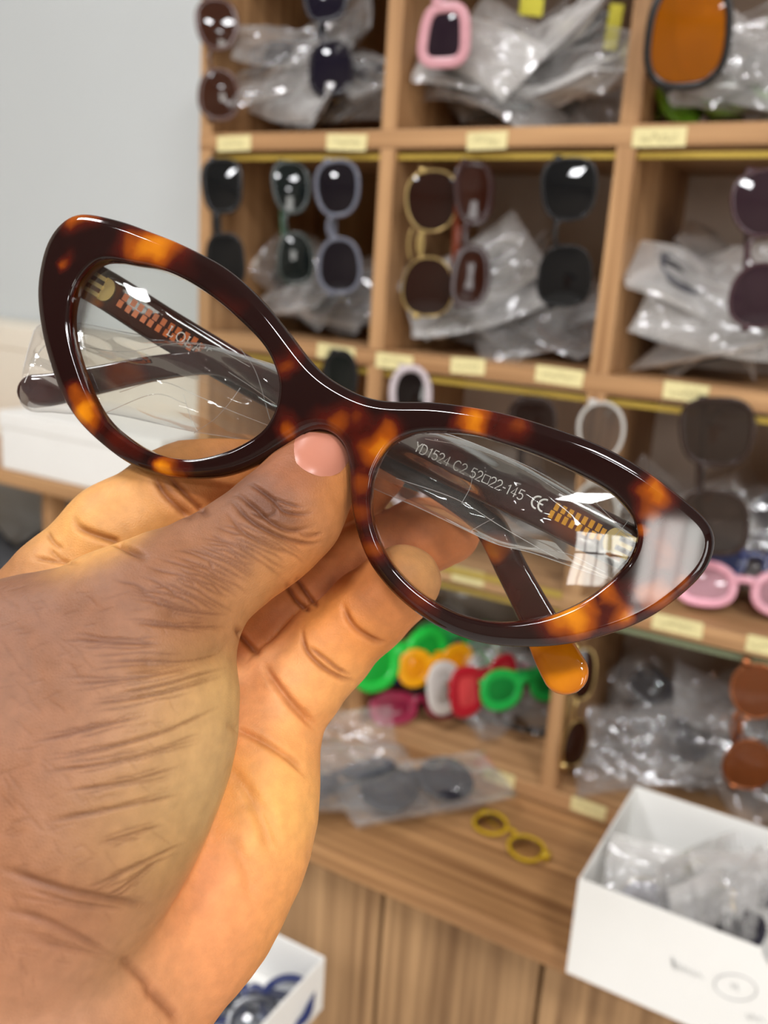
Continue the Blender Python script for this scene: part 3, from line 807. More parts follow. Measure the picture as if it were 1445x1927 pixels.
# tortoiseshell: amber clouds where the acetate sheet has them, dark between
AMB = [(292, 462, 52, .95), (255, 455, 30, .6), (150, 405, 26, .7), (124, 487, 13, .55), (165, 775, 34, .95), (140, 745, 22, .6), (312, 884, 20, 1.), (330, 890, 18, .6), (545, 690, 22, .45), (545, 800, 26, .6), (635, 790, 34, .5), (672, 780, 26, .42), (716, 842, 34, .8), (735, 815, 22, .6), (895, 795, 30, .95), (905, 770, 22, .7), (965, 800, 24, .4),
       (1235, 930, 26, .75), (1222, 965, 22, .55), (1250, 1035, 40, .45), (1235, 1060, 24, .4), (1070, 1165, 36, .95), (1095, 1140, 24, .7), (1235, 1120, 32, .6), (1165, 1165, 26, .8), (1280, 1095, 22, .5), (668, 905, 26, .5), (667, 960, 26, .45), (690, 1030, 30, .5), (790, 1120, 36, .35), (230, 830, 30, .3), (420, 590, 40, .2), (560, 650, 22, .35), (1150, 1120, 20, .6), (1205, 1005, 14, .7)]
AMBP = [(gl(x, y, 0), r * DG / F, a) for x, y, r, a in AMB]


def amber(P):
    P = np.array(P); v = np.zeros(len(P))
    for i in range(len(P)):
        q = Vector(P[i]) * 170; P[i] += .0024 * np.array(noise.noise_vector(q)) + .0006 * np.array(noise.noise_vector(q * 3.1))
    for c, r, a in AMBP: v = np.maximum(v, a * np.exp(-(np.linalg.norm(P - c, axis=1) / (r * 1.1)) ** 2.4 * .8))
    return v


def col_attr(me, name, vals):
    at = me.attributes.new(name, 'FLOAT', 'POINT'); at.data.foreach_set('value', np.asarray(vals, np.float32))


def tortoise():
    m, N, L, p = new_mat('tortoiseshell_acetate')
    a = N.new('ShaderNodeAttribute'); a.attribute_name = 'amber'
    tc = N.new('ShaderNodeTexCoord'); nz = N.new('ShaderNodeTexNoise'); nz.inputs['Scale'].default_value = 95; nz.inputs['Detail'].default_value = 3
    L.new(tc.outputs['Object'], nz.inputs['Vector'])
    sub = N.new('ShaderNodeMath'); sub.operation = 'MULTIPLY_ADD'; sub.inputs[1].default_value = .34; sub.inputs[2].default_value = -.17; L.new(nz.outputs[0], sub.inputs[0])
    ad = N.new('ShaderNodeMath'); ad.operation = 'ADD'; ad.use_clamp = True; L.new(a.outputs['Fac'], ad.inputs[0]); L.new(sub.outputs[0], ad.inputs[1])
    rp = N.new('ShaderNodeValToRGB'); e = rp.color_ramp.elements
    e[0].position = .04; e[0].color = srgb(24, 5, 5); e[1].position = 1.; e[1].color = srgb(204, 122, 14)
    q = e.new(.30); q.color = srgb(64, 14, 7); q = e.new(.62); q.color = srgb(136, 62, 8)
    L.new(ad.outputs[0], rp.inputs[0]); L.new(rp.outputs[0], p.inputs['Base Color'])
    p.inputs['Roughness'].default_value = .05; p.inputs['Specular IOR Level'].default_value = .5
    p.inputs['IOR'].default_value = 1.5
    p.inputs['Subsurface Weight'].default_value = .0
    return m


tort_m = tortoise()
me = bpy.data.meshes.new('frame_front'); me.from_pydata([tuple(gw(v)) for v in verts], [], faces); me.update()
me.polygons.foreach_set('use_smooth', [True] * len(me.polygons)); me.materials.append(tort_m)
av = amber(verts)
for nm_ in 'lr':  # inner rim walls coloured amber to imitate light glowing through the acetate
    for k_, f_ in ((3, .25), (4, .62), (5, .7)):
        b_, R_, _ = rings[nm_][k_]; av[b_:b_ + len(R_)] = np.maximum(av[b_:b_ + len(R_)], f_)
col_attr(me, 'amber', av)
def face_n(s): q = gn + 2 * KW * s * ga; return q / np.linalg.norm(q)


VN = np.zeros((len(verts), 3)); st_all = np.array([((np.asarray(v) - gO) @ ga, (np.asarray(v) - gO) @ gb) for v in verts])
nring = sum(len(R_) for k_ in 'olr' for _, R_, _ in rings[k_]); ncap0 = nring
back_start = None
for i in range(len(verts)): VN[i] = face_n(st_all[i][0])
zloc = np.array([(np.asarray(v) - gO) @ gn + KW * st_all[i][0] ** 2 for i, v in enumerate(verts)])
for i in range(nring, len(verts)):
    if zloc[i] < -.002: VN[i] = -VN[i]
for nm_, PR, sg in (('o', OPROF, 1), ('l', IPROF, -1), ('r', IPROF, -1)):
    for k_, (b_, R_, z_) in enumerate(rings[nm_]):
        t_ = np.roll(R_, -1, 0) - np.roll(R_, 1, 0); t_ /= np.linalg.norm(t_, axis=1)[:, None]; o2 = np.c_[t_[:, 1], -t_[:, 0]] * sg
        k0, k1 = max(k_ - 1, 0), min(k_ + 1, len(PR) - 1); dd = (PR[k1][0] - PR[k0][0]) * sg; dz = PR[k1][1] - PR[k0][1]
        for i in range(len(R_)):
            fn_ = face_n(R_[i][0])
            if k_ == 0: VN[b_ + i] = fn_
            elif k_ == len(PR) - 1: VN[b_ + i] = -fn_
            else:
                q = -dz * (o2[i][0] * ga + o2[i][1] * gb) + dd * fn_; VN[b_ + i] = q / (np.linalg.norm(q) + 1e-12)
me.normals_split_custom_set_from_vertices([tuple(AX @ q) for q in VN])
fo = bpy.data.objects.new('frame_front', me); COL.objects.link(fo); fo.parent = specs
fo['label'] = 'thick tortoiseshell cat-eye front'
# nose pads moulded on the inner edges
for sgn, (px, py) in ((-1, (560, 806)), (1, (664, 905))):
    c = gl(px, py, -.0062); m = MB(); m.ball((0, 0, 0), (.0017, .0052, .0020), 12, 8)
    tilt = math.radians(-28 if sgn < 0 else 4)
    V = []
    for x, y, z in m.v:
        V.append(tuple(gw(c + (math.cos(tilt) * x - math.sin(tilt) * y) * ga + (math.sin(tilt) * x + math.cos(tilt) * y) * gb + z * gn)))
    m.v = V; o = m.build('nose_pad', tort_m, specs, smooth=True); col_attr(o.data, 'amber', [.3] * len(V))

# clear demo lenses seated in the rims


def clear_lens():
    m, N, L, p = new_mat('clear_lens'); out = N['Material Output']; N.remove(p)
    tr = N.new('ShaderNodeBsdfTransparent'); tr.inputs[0].default_value = (.955, .965, .955, 1)
    g = N.new('ShaderNodeBsdfGlossy'); g.inputs['Roughness'].default_value = .0
    fr = N.new('ShaderNodeFresnel'); fr.inputs[0].default_value = 1.5
    mu = N.new('ShaderNodeMath'); mu.operation = 'MULTIPLY'; mu.inputs[1].default_value = .8; L.new(fr.outputs[0], mu.inputs[0])
    mx = N.new('ShaderNodeMixShader'); L.new(mu.outputs[0], mx.inputs[0]); L.new(tr.outputs[0], mx.inputs[1]); L.new(g.outputs[0], mx.inputs[2]); L.new(mx.outputs[0], out.inputs[0])
    return m


clear_m = clear_lens()
for Q in (lo_l, lo_r):
    c = Q.mean(0); n = len(Q); V = []; Fs = []; m = MB()
    for z0, sg in ((-.0014, 1), (-.0026, -1)):
        b = len(V); V.append(gw(g3(c[0], c[1], z0 + .0012)))
        for k in range(1, 7):
            fr_ = k / 6
            for s, t in c + (offset(Q, .0002) - c) * fr_: V.append(gw(g3(s, t, z0 + .0012 * (1 - fr_ ** 2))))
        for i in range(n):
            j = (i + 1) % n; f_ = (b, b + 1 + i, b + 1 + j); Fs.append(f_ if sg > 0 else f_[::-1])
            for k in range(5):
                a = b + 1 + k * n; f_ = (a + i, a + n + i, a + n + j, a + j); Fs.append(f_ if sg > 0 else f_[::-1])
    m.add(V, Fs).build('lens', clear_m, specs, smooth=True)

# folded arms, their centre lines given on the photo with their depth behind the front
def arm(px_path, widths, thick, name, label, tip_patch=()):
    P = np.array([gl(x, y, z) for x, y, z in px_path]); n = 520
    PW = catmull(np.c_[P, np.array(widths)[:, None] * .5], n); C = PW[:, :3]; hw = PW[:, 3]
    T = np.gradient(C, axis=0); T /= np.linalg.norm(T, axis=1)[:, None]
    W = np.cross(gn, T); W /= np.linalg.norm(W, axis=1)[:, None]; Nn = np.cross(T, W)
    d = np.r_[0, np.cumsum(np.linalg.norm(np.diff(C, axis=0), axis=1))]; rest = d[-1] - d
    for i in range(n):
        r_ = hw[i]
        if rest[i] < r_: hw[i] = max(r_ * math.sqrt(max(1 - ((r_ - rest[i]) / r_) ** 2, 0)), .0003)
    k = 20
    pr = [(math.copysign(abs(math.cos(t)) ** .4, math.cos(t)), math.copysign(abs(math.sin(t)) ** .55, math.sin(t))) for t in [2 * math.pi * (i + .5) / k for i in range(k)]]
    V = []
    for i in range(n):
        th = thick / 2 * (1 if rest[i] > .004 else .55 + .45 * math.sqrt(max(rest[i] / .004, 0)))
        for a, b in pr: V.append(C[i] + W[i] * a * hw[i] + Nn[i] * b * th)
    m = MB(); m.v = [tuple(gw(v)) for v in V]
    for i in range(n - 1):
        for q in range(k):
            r = (q + 1) % k; m.f.append((i * k + q, i * k + r, (i + 1) * k + r, (i + 1) * k + q))
    m.f += [tuple(range(k - 1, -1, -1)), tuple((n - 1) * k + q for q in range(k))]
    o = m.build(name, tort_m, specs, smooth=True)
    A = np.array(V); vals = np.zeros(len(A))
    for x, y, z, r, a in tip_patch: vals = np.maximum(vals, a * np.exp(-(np.linalg.norm(A - gl(x, y, z), axis=1) / (r * DG / F)) ** 4 * .7))
    vals = np.maximum(vals, .16)
    col_attr(o.data, 'amber', vals)
    if label: o['label'] = label
    return o, C, W, Nn, T, hw


armL = arm([(112, 500, -.006), (200, 546, -.0095), (320, 622, -.0170), (500, 727, -.0250), (700, 835, -.0265), (850, 925, -.0258), (918, 985, -.0245), (965, 1075, -.022), (1010, 1160, -.0195), (1050, 1240, -.017), (1086, 1302, -.015)],
           [.0086, .0086, .0088, .0084, .0080, .0074, .0070, .0068, .0076, .0092, .0098], .0034, 'temple', 'folded arm with white lettering whose amber tip points down',
           [(175, 560, -.0075, 24, .8), (215, 545, -.008, 20, .5), (1058, 1255, -.016, 70, .95), (1015, 1215, -.018, 40, .9), (930, 1030, -.021, 34, .75), (300, 600, -.01, 60, .35), (380, 640, -.012, 40, .5)])
armR = arm([(1262, 1062, -.006), (1190, 1035, -.0072), (1040, 960, -.011), (880, 886, -.016), (720, 812, -.0195), (560, 745, -.0195), (470, 705, -.019), (400, 684, -.0185), (300, 692, -.0175), (180, 716, -.016), (98, 733, -.0145), (36, 738, -.0135)],
           [.0092, .0092, .0094, .0092, .0088, .0080, .0066, .0052, .0056, .0064, .0074, .0078], .0034, 'temple', 'folded arm printed with model and size whose dark tip points left',
           [(1180, 1035, -.007, 30, .5), (1080, 985, -.01, 60, .45), (240, 712, -.017, 60, .45), (860, 880, -.016, 40, .3), (160, 730, -.016, 30, .4)])


def on_arm(A, frac_px, side=0.0, lift=.0):
    """frame of reference on the inner (front) face of an arm nearest to the pixel"""
    o, C, W, Nn, T, hw = A
    i = int(np.argmin([(CX - F * c[0] / c[2] - frac_px[0]) ** 2 + (CY + F * c[1] / c[2] - frac_px[1]) ** 2 for c in C]))
    N_ = Nn[i] if Nn[i] @ gn > 0 else -Nn[i]
    D = T[i] if T[i] @ ga > 0 else -T[i]; U = np.cross(N_, D)
    return C[i] + N_ * (.0017 + lift) + U * side, D, U, N_


ink_w = plain('white_print', srgb(238, 234, 228), .5, noise_amt=.01)


def strokes(A, start_px, size, glyphs, adv, r, name, label, parent):
    """write stroke letters along an arm, following its curve"""
    o, C, W, Nn, T, hw = A; m = MB()
    P0, D, U, N_ = on_arm(A, start_px); x = 0
    d = np.array([(c - P0) @ D for c in C])
    def place(u, v):
        i = int(np.argmin(abs(d - u))); N2 = Nn[i] if Nn[i] @ gn > 0 else -Nn[i]; T2 = T[i] if T[i] @ ga > 0 else -T[i]; U2 = np.cross(N2, T2)
        return gw(C[i] + T2 * (u - d[i]) + U2 * v + N2 * .00176)
    for g_, ad in zip(glyphs, adv):
        for st_ in g_:
            q = [place(x + a * size, b * size) for a, b in st_]
            m.tube(q, r, 6)
        x += ad * size
    m.v = [tuple(v) for v in m.v]
    ob = m.build(name, ink_w, parent); ob['label'] = label; return ob


def arc(cx, cy, rx, ry, a0, a1, n=14): return [(cx + rx * math.cos(math.radians(a0 + (a1 - a0) * i / n)), cy + ry * math.sin(math.radians(a0 + (a1 - a0) * i / n))) for i in range(n + 1)]


GLY = {
    'Y': ([[(0, .5), (.3, .02), (.3, -.5)], [(.6, .5), (.3, .02)]], .72), 'D': ([[(0, .5), (0, -.5), (.25, -.5)] + arc(.25, 0, .38, .5, -90, 90) + [(0, .5)]], .84),
    '1': ([[(.08, .3), (.26, .5), (.26, -.5)]], .56), '5': ([[(.52, .5), (.1, .5), (.04, .02)] + arc(.26, -.17, .28, .31, 130, -140)], .70),
    '2': ([arc(.26, .22, .26, .28, 170, -30) + [(0, -.5), (.54, -.5)]], .70), '4': ([[(.40, -.5), (.40, .5), (0, -.2), (.58, -.2)]], .72),
    'C': ([arc(.36, 0, .36, .5, 45, 315)], .84), ' ': ([], .42), '□': ([[(.04, -.42), (.72, -.42), (.72, .38), (.04, .38), (.04, -.42)]], .86), '-': ([[(.04, -.05), (.34, -.05)]], .46),
    'c': ([arc(.5, 0, .5, .55, 80, 280)], .62), 'e': ([arc(.5, 0, .5, .55, 80, 280), [(.02, 0), (.4, 0)]], .6),
    'L': ([[(-.06, .5), (.18, .5)], [(.06, .5), (.06, -.5)], [(-.06, -.5), (.52, -.5), (.56, -.26)]], .92), 'O': ([arc(.42, 0, .42, .5, 0, 360, 20)], 1.16),
    'A': ([[(-.04, -.5), (.16, -.5)], [(.06, -.5), (.38, .5), (.72, -.5)], [(.6, -.5), (.84, -.5)], [(.18, -.14), (.58, -.14)]], 1.0), "'": ([[(.1, .5), (.06, .25)]], .34),
    's': ([arc(.26, .22, .24, .26, 40, 270, 10) + arc(.26, -.24, .26, .26, 90, -140, 10)], .7)}


def word(s): return [GLY[c][0] for c in s], [GLY[c][1] for c in s]


g_, a_ = word('YD1524 C2 52□22-145 ')
strokes(armR, (785, 843), .00204, g_, a_, .000105, 'lettering', 'white printed model and size code', armR[0])
g_, a_ = word('ce')
strokes(armR, (1004, 945), .0023, g_, a_, .0002, 'conformity_mark', 'white CE mark', armR[0])
g_, a_ = word("LOLA's")
strokes(armL, (322, 622), .00215, g_, a_, .00013, 'lettering', 'white LOLA lettering', armL[0])

# orange ribbed wire core glowing through the acetate
core_m = plain('amber_core', srgb(196, 92, 16), .25, noise_amt=.35, scale=500); core_y = plain('yellow_core', srgb(214, 146, 16), .2, noise_amt=.3, scale=500)


def core(A, p0, p1, n, mat, hh):
    m = MB()
    for i in range(n):
        c, D, U, N_ = on_arm(A, (p0[0] + (p1[0] - p0[0]) * i / n, p0[1] + (p1[1] - p0[1]) * i / n)); c2, *_ = on_arm(A, (p0[0] + (p1[0] - p0[0]) * (i + .62) / n, p0[1] + (p1[1] - p0[1]) * (i + .62) / n))
        L_ = max(np.linalg.norm(c2 - c), .0008)
        for s_ in (0, 1):
            x0 = .0003 * s_; x1 = x0 + L_; y0 = (-hh, .0001)[s_]; y1 = (-.0001, hh)[s_]; tp = 1 - .5 * max(0, i - n + 2) / 2
            V = [c + D * x + U * y * tp + N_ * z for z in (-.0004, .00008) for x, y in ((x0, y0), (x1, y0), (x1, y1), (x0, y1))]
            m.add([gw(v) for v in V], [(0, 3, 2, 1), (4, 5, 6, 7), (0, 1, 5, 4), (1, 2, 6, 5), (2, 3, 7, 6), (3, 0, 4, 7)])
    return m.build('wire_core', mat, A[0])


core(armL, (232, 556), (392, 652), 11, core_m, .0017)
core(armR, (1040, 961), (1140, 1012), 8, core_y, .0017)
for A, px in ((armL, (196, 540)), (armR, (1168, 1024))):
    a, D, U, N_ = on_arm(A, px, 0, .0001); s_ = 1 if A is armL else -1; m = MB()

    def bx(x0, x1, y0, y1, z0=-.0002, z1=.0007):
        V = [a + D * x * s_ + U * y + N_ * z for z in (z0, z1) for x, y in ((x0, y0), (x1, y0), (x1, y1), (x0, y1))]
        m.add([gw(v) for v in V], [(0, 3, 2, 1), (4, 5, 6, 7), (0, 1, 5, 4), (1, 2, 6, 5), (2, 3, 7, 6), (3, 0, 4, 7)])
    for y in (-.0019, 0, .0019): bx(-.0026, .0006, y - .00045, y + .00045, 0, .0014)
    pl = [(.0004, -.0026)] + [(.0012 + .0019 * math.cos(t), .0026 * math.sin(t)) for t in np.linspace(-1.45, 1.45, 12)] + [(.0004, .0026)]
    V = [a + D * x * s_ + U * y + N_ * z for z in (-.0002, .0006) for x, y in pl]; k = len(pl)
    m.add([gw(v) for v in V], [tuple(range(k, 2 * k))] + [(i, (i + 1) % k, k + (i + 1) % k, k + i) for i in range(k)])
    hb = m.build('hinge', gold_m, A[0]); hb['label'] = 'gold three-barrel hinge'

# clear protective sleeves slipped over the arms


def sleeve(top, bot, zf, zb, label, seed, thick=.0028, folds=()):
    n = 70; T_ = catmull(top, n); B_ = catmull(bot, n); nv = 34; V = []; Fs = []; m = MB()
    off = Vector((seed, seed * 2, 0))
    for s, zlist in ((1, zf), (-1, zb)):
        b = len(V)
        for i in range(n):
            u = i / (n - 1)
            for j in range(nv):
                v = j / (nv - 1); p = T_[i] * (1 - v) + B_[i] * v
                zm_ = (zf[0] + zb[0]) / 2 + ((zf[1] + zb[1]) / 2 - (zf[0] + zb[0]) / 2) * u; zc_ = zm_ + (zlist[0] + (zlist[1] - zlist[0]) * u - zm_) * (math.sin(math.pi * v) ** .5 if 0 < v < 1 else 0)
                e = math.sin(math.pi * v) ** .5 if 0 < v < 1 else 0
                pa = p[0] * .89 + p[1] * .45; pb = -p[0] * .45 + p[1] * .89
                q = Vector((pa * .0052, pb * .017, s * .35)) + off
                r1 = 1 - abs(noise.noise(q)) * 3.2; r2 = 1 - abs(noise.noise(q * 2.1 + Vector((5, 0, 0)))) * 3
                z = zc_ + s * thick * e * .6 + .0016 * e * r1 + .0003 * e * r2
                V.append(gw(gl(p[0], p[1], z)))
        for i in range(n - 1):
            for j in range(nv - 1):
                a = b + i * nv + j; f_ = (a, a + nv, a + nv + 1, a + 1); Fs.append(f_ if s > 0 else f_[::-1])
    o = m.add(V, Fs).build('clear_film_sleeve', film_fg, None, smooth=True)
    o.location = tuple(GORG)
    for ed, zz in ((T_, 0), (B_, 0)):
        zq = [(zf[0] + zb[0]) / 2 + ((zf[1] + zb[1]) / 2 - (zf[0] + zb[0]) / 2) * i / (n - 1) for i in range(n)]
        MB().tube([gw(gl(ed[i][0], ed[i][1], zq[i])) for i in range(n)], .00009, 5).build('seam', seam_m, o)
    for fl in folds:
        q = catmull(fl, 24); xa, xb = T_[0][0], T_[-1][0]
        MB().tube([gw(gl(x, y, zf[0] + (zf[1] - zf[0]) * min(max((x - xa) / (xb - xa), 0), 1) + .0012)) for x, y in q], .00006, 4).build('fold', seam_m, o)
    return tag(o, label, 'plastic film', 'clear film sleeves on the folded arms')


sleeve([(44, 690), (58, 640), (72, 613), (110, 611), (154, 609), (239, 626), (330, 640), (398, 651), (468, 672), (540, 695), (585, 720)],
       [(36, 742), (40, 760), (60, 774), (100, 776), (134, 779), (200, 778), (299, 798), (369, 813), (448, 826), (520, 840), (580, 850)], (-.0100, -.0160), (-.0172, -.0225), 'crinkled clear film sleeve around the dark arm tip on the left', 3.3, folds=([(225, 738), (300, 718), (372, 745), (432, 772), (508, 802)], [(365, 815), (402, 790), (432, 758), (452, 730)], [(452, 655), (482, 702), (508, 790)], [(150, 652), (240, 662), (330, 646), (402, 655), (470, 690)], [(345, 742), (360, 790), (372, 812)], [(60, 690), (84, 650), (128, 640)], [(46, 720), (70, 668), (110, 628)], [(200, 776), (290, 742), (350, 760)], [(430, 700), (470, 726), (518, 760)]))
sleeve([(690, 792), (740, 806), (800, 811), (845, 818), (930, 850), (1010, 886), (1100, 938), (1192, 1000)],
       [(672, 905), (720, 927), (780, 952), (850, 985), (930, 1022), (1000, 1040), (1070, 1064), (1150, 1092)], (-.0165, -.0050), (-.0245, -.0105), 'clear film sleeve over the printed arm behind the right lens', 8.1, folds=([(745, 900), (860, 940), (945, 992), (1050, 1052)], [(868, 948), (884, 918), (890, 890)], [(1120, 945), (1160, 985), (1196, 1022)], [(1150, 1015), (1178, 985), (1186, 962)], [(800, 826), (900, 846), (1000, 892), (1090, 950)], [(884, 1000), (910, 985), (930, 975)], [(960, 1030), (1060, 1040), (1140, 1078)]))

# ------------------------------------------------------------------ the hand
import openvdb
VX = .0006
# joints: (pixel x, pixel y, depth m, radius in pixels at that depth)
def J(*q): return [(cam_pt(x, y, d), r * d / F) for x, y, d, r in q]


THUMB = J((270, 1165, .1700, 138), (345, 1112, .1715, 116), (425, 1058, .1745, 100), (500, 1005, .1780, 97), (548, 962, .1805, 95), (585, 905, .1845, 80), (612, 850, .1870, 66), (620, 815, .1880, 54))
INDEX = J((75, 1180, .1950, 104), (118, 1110, .1955, 100), (215, 1010, .1975, 96), (335, 935, .2000, 92), (430, 880, .2050, 84), (510, 840, .2110, 76), (580, 815, .2150, 62))
MIDDLE = J((180, 1235, .1990, 104), (300, 1140, .2060, 96), (440, 1045, .2120, 90), (560, 970, .2150, 82), (660, 915, .2150, 70), (710, 885, .2140, 56))
RING = J((335, 1320, .1990, 100), (430, 1230, .2050, 90), (555, 1130, .2105, 82), (690, 1055, .2130, 74), (790, 1010, .2130, 68), (845, 1000, .2125, 60))
PINKY = J((470, 1400, .1930, 100), (545, 1300, .1950, 88), (615, 1222, .1970, 82), (690, 1152, .1965, 74), (755, 1098, .1950, 66), (766, 1090, .1948, 60))
PALM = [J((75, 1180, .1950, 104), (180, 1235, .1990, 110), (335, 1320, .1990, 108), (470, 1400, .1930, 104)),
        J((492, 1420, .1905, 106), (478, 1520, .1870, 106), (440, 1610, .1840, 122), (370, 1715, .1790, 138), (260, 1850, .1730, 158)),
        J((200, 1330, .1900, 130), (240, 1480, .1830, 150), (200, 1680, .1740, 170)),
        J((20, 1250, .1880, 130), (-60, 1450, .1750, 190), (-60, 1700, .1650, 220)),
        J((380, 1330, .1960, 90), (360, 1500, .1900, 110))]
THENAR = J((275, 1180, .1685, 128), (270, 1300, .1655, 158), (225, 1420, .1630, 188), (150, 1550, .1600, 205), (60, 1700, .1570, 215))
WEB = J((285, 1168, .1695, 122), (150, 1205, .1700, 122), (20, 1240, .1705, 132), (-140, 1290, .1710, 150))
WEB2 = J((150, 1290, .1680, 150), (-20, 1400, .1660, 200), (-80, 1600, .1620, 220))
WRIST = J((60, 1790, .1640, 215), (20, 1950, .1600, 235), (-60, 2150, .1560, 250), (-230, 2600, .1500, 270), (-420, 3150, .1440, 300))
lo = np.array([-.155, -.185, -.232]); hi = np.array([.036, .016, -.118])
dim = np.ceil((hi - lo) / VX).astype(int)
gx, gy, gz = [lo[i] + VX * np.arange(dim[i]) for i in range(3)]


def fresh(): return np.full(dim, .02, np.float32)


def smin(a, b, k):
    h = np.maximum(k - np.abs(a - b), 0) / k
    return np.minimum(a, b) - h * h * k * .25


def add_chain(S, ch, k, margin=.012):
    for (a, ra), (b, rb) in zip(ch[:-1], ch[1:]):
        r = max(ra, rb) + margin
        i0 = np.clip(((np.minimum(a, b) - r - lo) / VX).astype(int), 0, dim); i1 = np.clip(((np.maximum(a, b) + r - lo) / VX).astype(int) + 1, 0, dim)
        if np.any(i1 <= i0): continue
        sl = tuple(slice(p, q) for p, q in zip(i0, i1))
        X = gx[sl[0]][:, None, None].astype(np.float32); Y = gy[sl[1]][None, :, None].astype(np.float32); Z = gz[sl[2]][None, None, :].astype(np.float32)
        ab = (b - a).astype(np.float32); L2 = float(ab @ ab)
        t = np.clip(((X - a[0]) * ab[0] + (Y - a[1]) * ab[1] + (Z - a[2]) * ab[2]) / L2, 0, 1)
        d = np.sqrt((X - a[0] - t * ab[0]) ** 2 + (Y - a[1] - t * ab[1]) ** 2 + (Z - a[2] - t * ab[2]) ** 2) - (ra + (rb - ra) * t)
        S[sl] = smin(S[sl], d.astype(np.float32), k)
    return S


body = fresh()
for ch in PALM: add_chain(body, ch, .007)
add_chain(body, WRIST, .012)
th = fresh(); add_chain(th, THENAR, .008); add_chain(th, WEB, .008); add_chain(th, WEB2, .008)
body = smin(body, th, np.float32(.0028)); del th


def near(c, r0, r1):
    """1 near a joint, 0 away from it"""
    d = np.sqrt((gx[:, None, None] - c[0]) ** 2 + (gy[None, :, None] - c[1]) ** 2 + (gz[None, None, :] - c[2]) ** 2)
    return (1 - np.clip((d - r0) / (r1 - r0), 0, 1)).astype(np.float32)


for ch, kb, w0, w1 in ((PINKY, .0035, .012, .024), (RING, .003, .012, .024), (MIDDLE, .004, .014, .026), (INDEX, .005, .014, .028), (THUMB, .007, .014, .026)):
    S = add_chain(fresh(), ch, .0035)
    body = smin(body, S, np.float32(.0006) + np.float32(kb) * near(ch[0][0], w0, w1)); del S
grid = openvdb.FloatGrid(.02); grid.copyFromArray(np.ascontiguousarray(body)); del body
hp, hq = grid.convertToQuads(0.0)
HV = hp.astype(float) * VX + lo; HF = hq.astype(int)[:, ::-1] if True else hq
# keep the orientation outward
c_ = HV[HF[:, 0]]; nrm_test = np.cross(HV[HF[:, 1]] - c_, HV[HF[:, 2]] - c_)
if np.sum(np.einsum('ij,ij->i', nrm_test, c_ - HV.mean(0))) < 0: HF = HF[:, ::-1]


def vnormals(V, Fq):
    fn = np.cross(V[Fq[:, 2]] - V[Fq[:, 0]], V[Fq[:, 3]] - V[Fq[:, 1]]); N_ = np.zeros_like(V)
    for k in range(4): np.add.at(N_, Fq[:, k], fn)
    return N_ / (np.linalg.norm(N_, axis=1)[:, None] + 1e-12)


# refine: one step of quad splitting where the camera-side skin needs wrinkles
bm_v = [tuple(v) for v in HV]
bvh = BVHTree.FromPolygons(bm_v, [tuple(f) for f in HF])


def hit(px, py):
    r = Vector(((px - CX) / F, -(py - CY) / F, -1.0)).normalized()
    h = bvh.ray_cast(Vector((0, 0, 0)), r)
    return None if h[0] is None else np.array(h[0])



def split(V, Fq):
    E_ = np.concatenate([np.sort(Fq[:, [k, (k + 1) % 4]], 1) for k in range(4)]); key = E_[:, 0].astype(np.int64) * len(V) + E_[:, 1]
    u, inv = np.unique(key, return_inverse=True); nf = len(Fq); nv = len(V)
    mid = (V[u // nv] + V[u % nv]) / 2; cen = V[Fq].mean(1); e = (nv + inv).reshape(4, nf).T; c = nv + len(u) + np.arange(nf)
    V2 = np.vstack([V, mid, cen]); F2 = np.concatenate([np.stack([Fq[:, k], e[:, k], c, e[:, (k + 3) % 4]], 1) for k in range(4)])
    return V2, F2


def relax(V, Fq, it, lam=.5):
    for _ in range(it):
        A = np.zeros_like(V); n_ = np.zeros(len(V))
        for k in range(4):
            np.add.at(A, Fq[:, k], V[Fq[:, (k + 1) % 4]] + V[Fq[:, (k + 3) % 4]]); np.add.at(n_, Fq[:, k], 2)
        V = V + lam * (A / n_[:, None] - V)
    return V


HV, HF = split(relax(HV, HF, 1), HF); HV = relax(HV, HF, 2)
HN = vnormals(HV, HF)
# creases and wrinkles: (pixel line, half width m, depth m, how dark its pigment or painted shade is)
CR = []
def cr(pts, w, d, k=.5): CR.append((pts, w, d, k))


# finger joint creases
cr([(493, 1249), (518, 1286), (549, 1324), (587, 1361), (601, 1376)], .0009, .0014, .5)
cr([(568, 1180), (574, 1218), (599, 1249), (637, 1274), (668, 1283)], .0006, .0007, .75)
cr([(578, 1215), (612, 1240), (634, 1258), (660, 1272)], .0005, .0005, .7)
cr([(643, 1134), (655, 1165), (677, 1190), (711, 1208), (729, 1208)], .0007, .0009, .6)
cr([(537, 1096), (559, 1131), (584, 1152)], .0006, .0007, .9); cr([(556, 1084), (577, 1115), (597, 1143)], .0006, .0007, .9)
cr([(440, 1180), (462, 1205), (487, 1232)], .0008, .0009, .7)
cr([(140, 975), (151, 994), (182, 1008), (219, 1020), (250, 1036), (275, 1052)], .0008, .0011, .7)
cr([(289, 894), (305, 924), (331, 952), (362, 980)], .0008, .0008, .9); cr([(314, 894), (342, 922), (378, 958), (392, 972)], .0008, .0008, .9)
cr([(300, 900), (322, 930), (350, 960), (372, 974)], .0014, .0002, .6)
cr([(88, 1000), (100, 1020), (118, 1034)], .0005, .0005, .4); cr([(60, 1048), (100, 1056), (150, 1062)], .0005, .0005, .4); cr([(92, 1032), (112, 1052), (130, 1058)], .0005, .0004, .3)
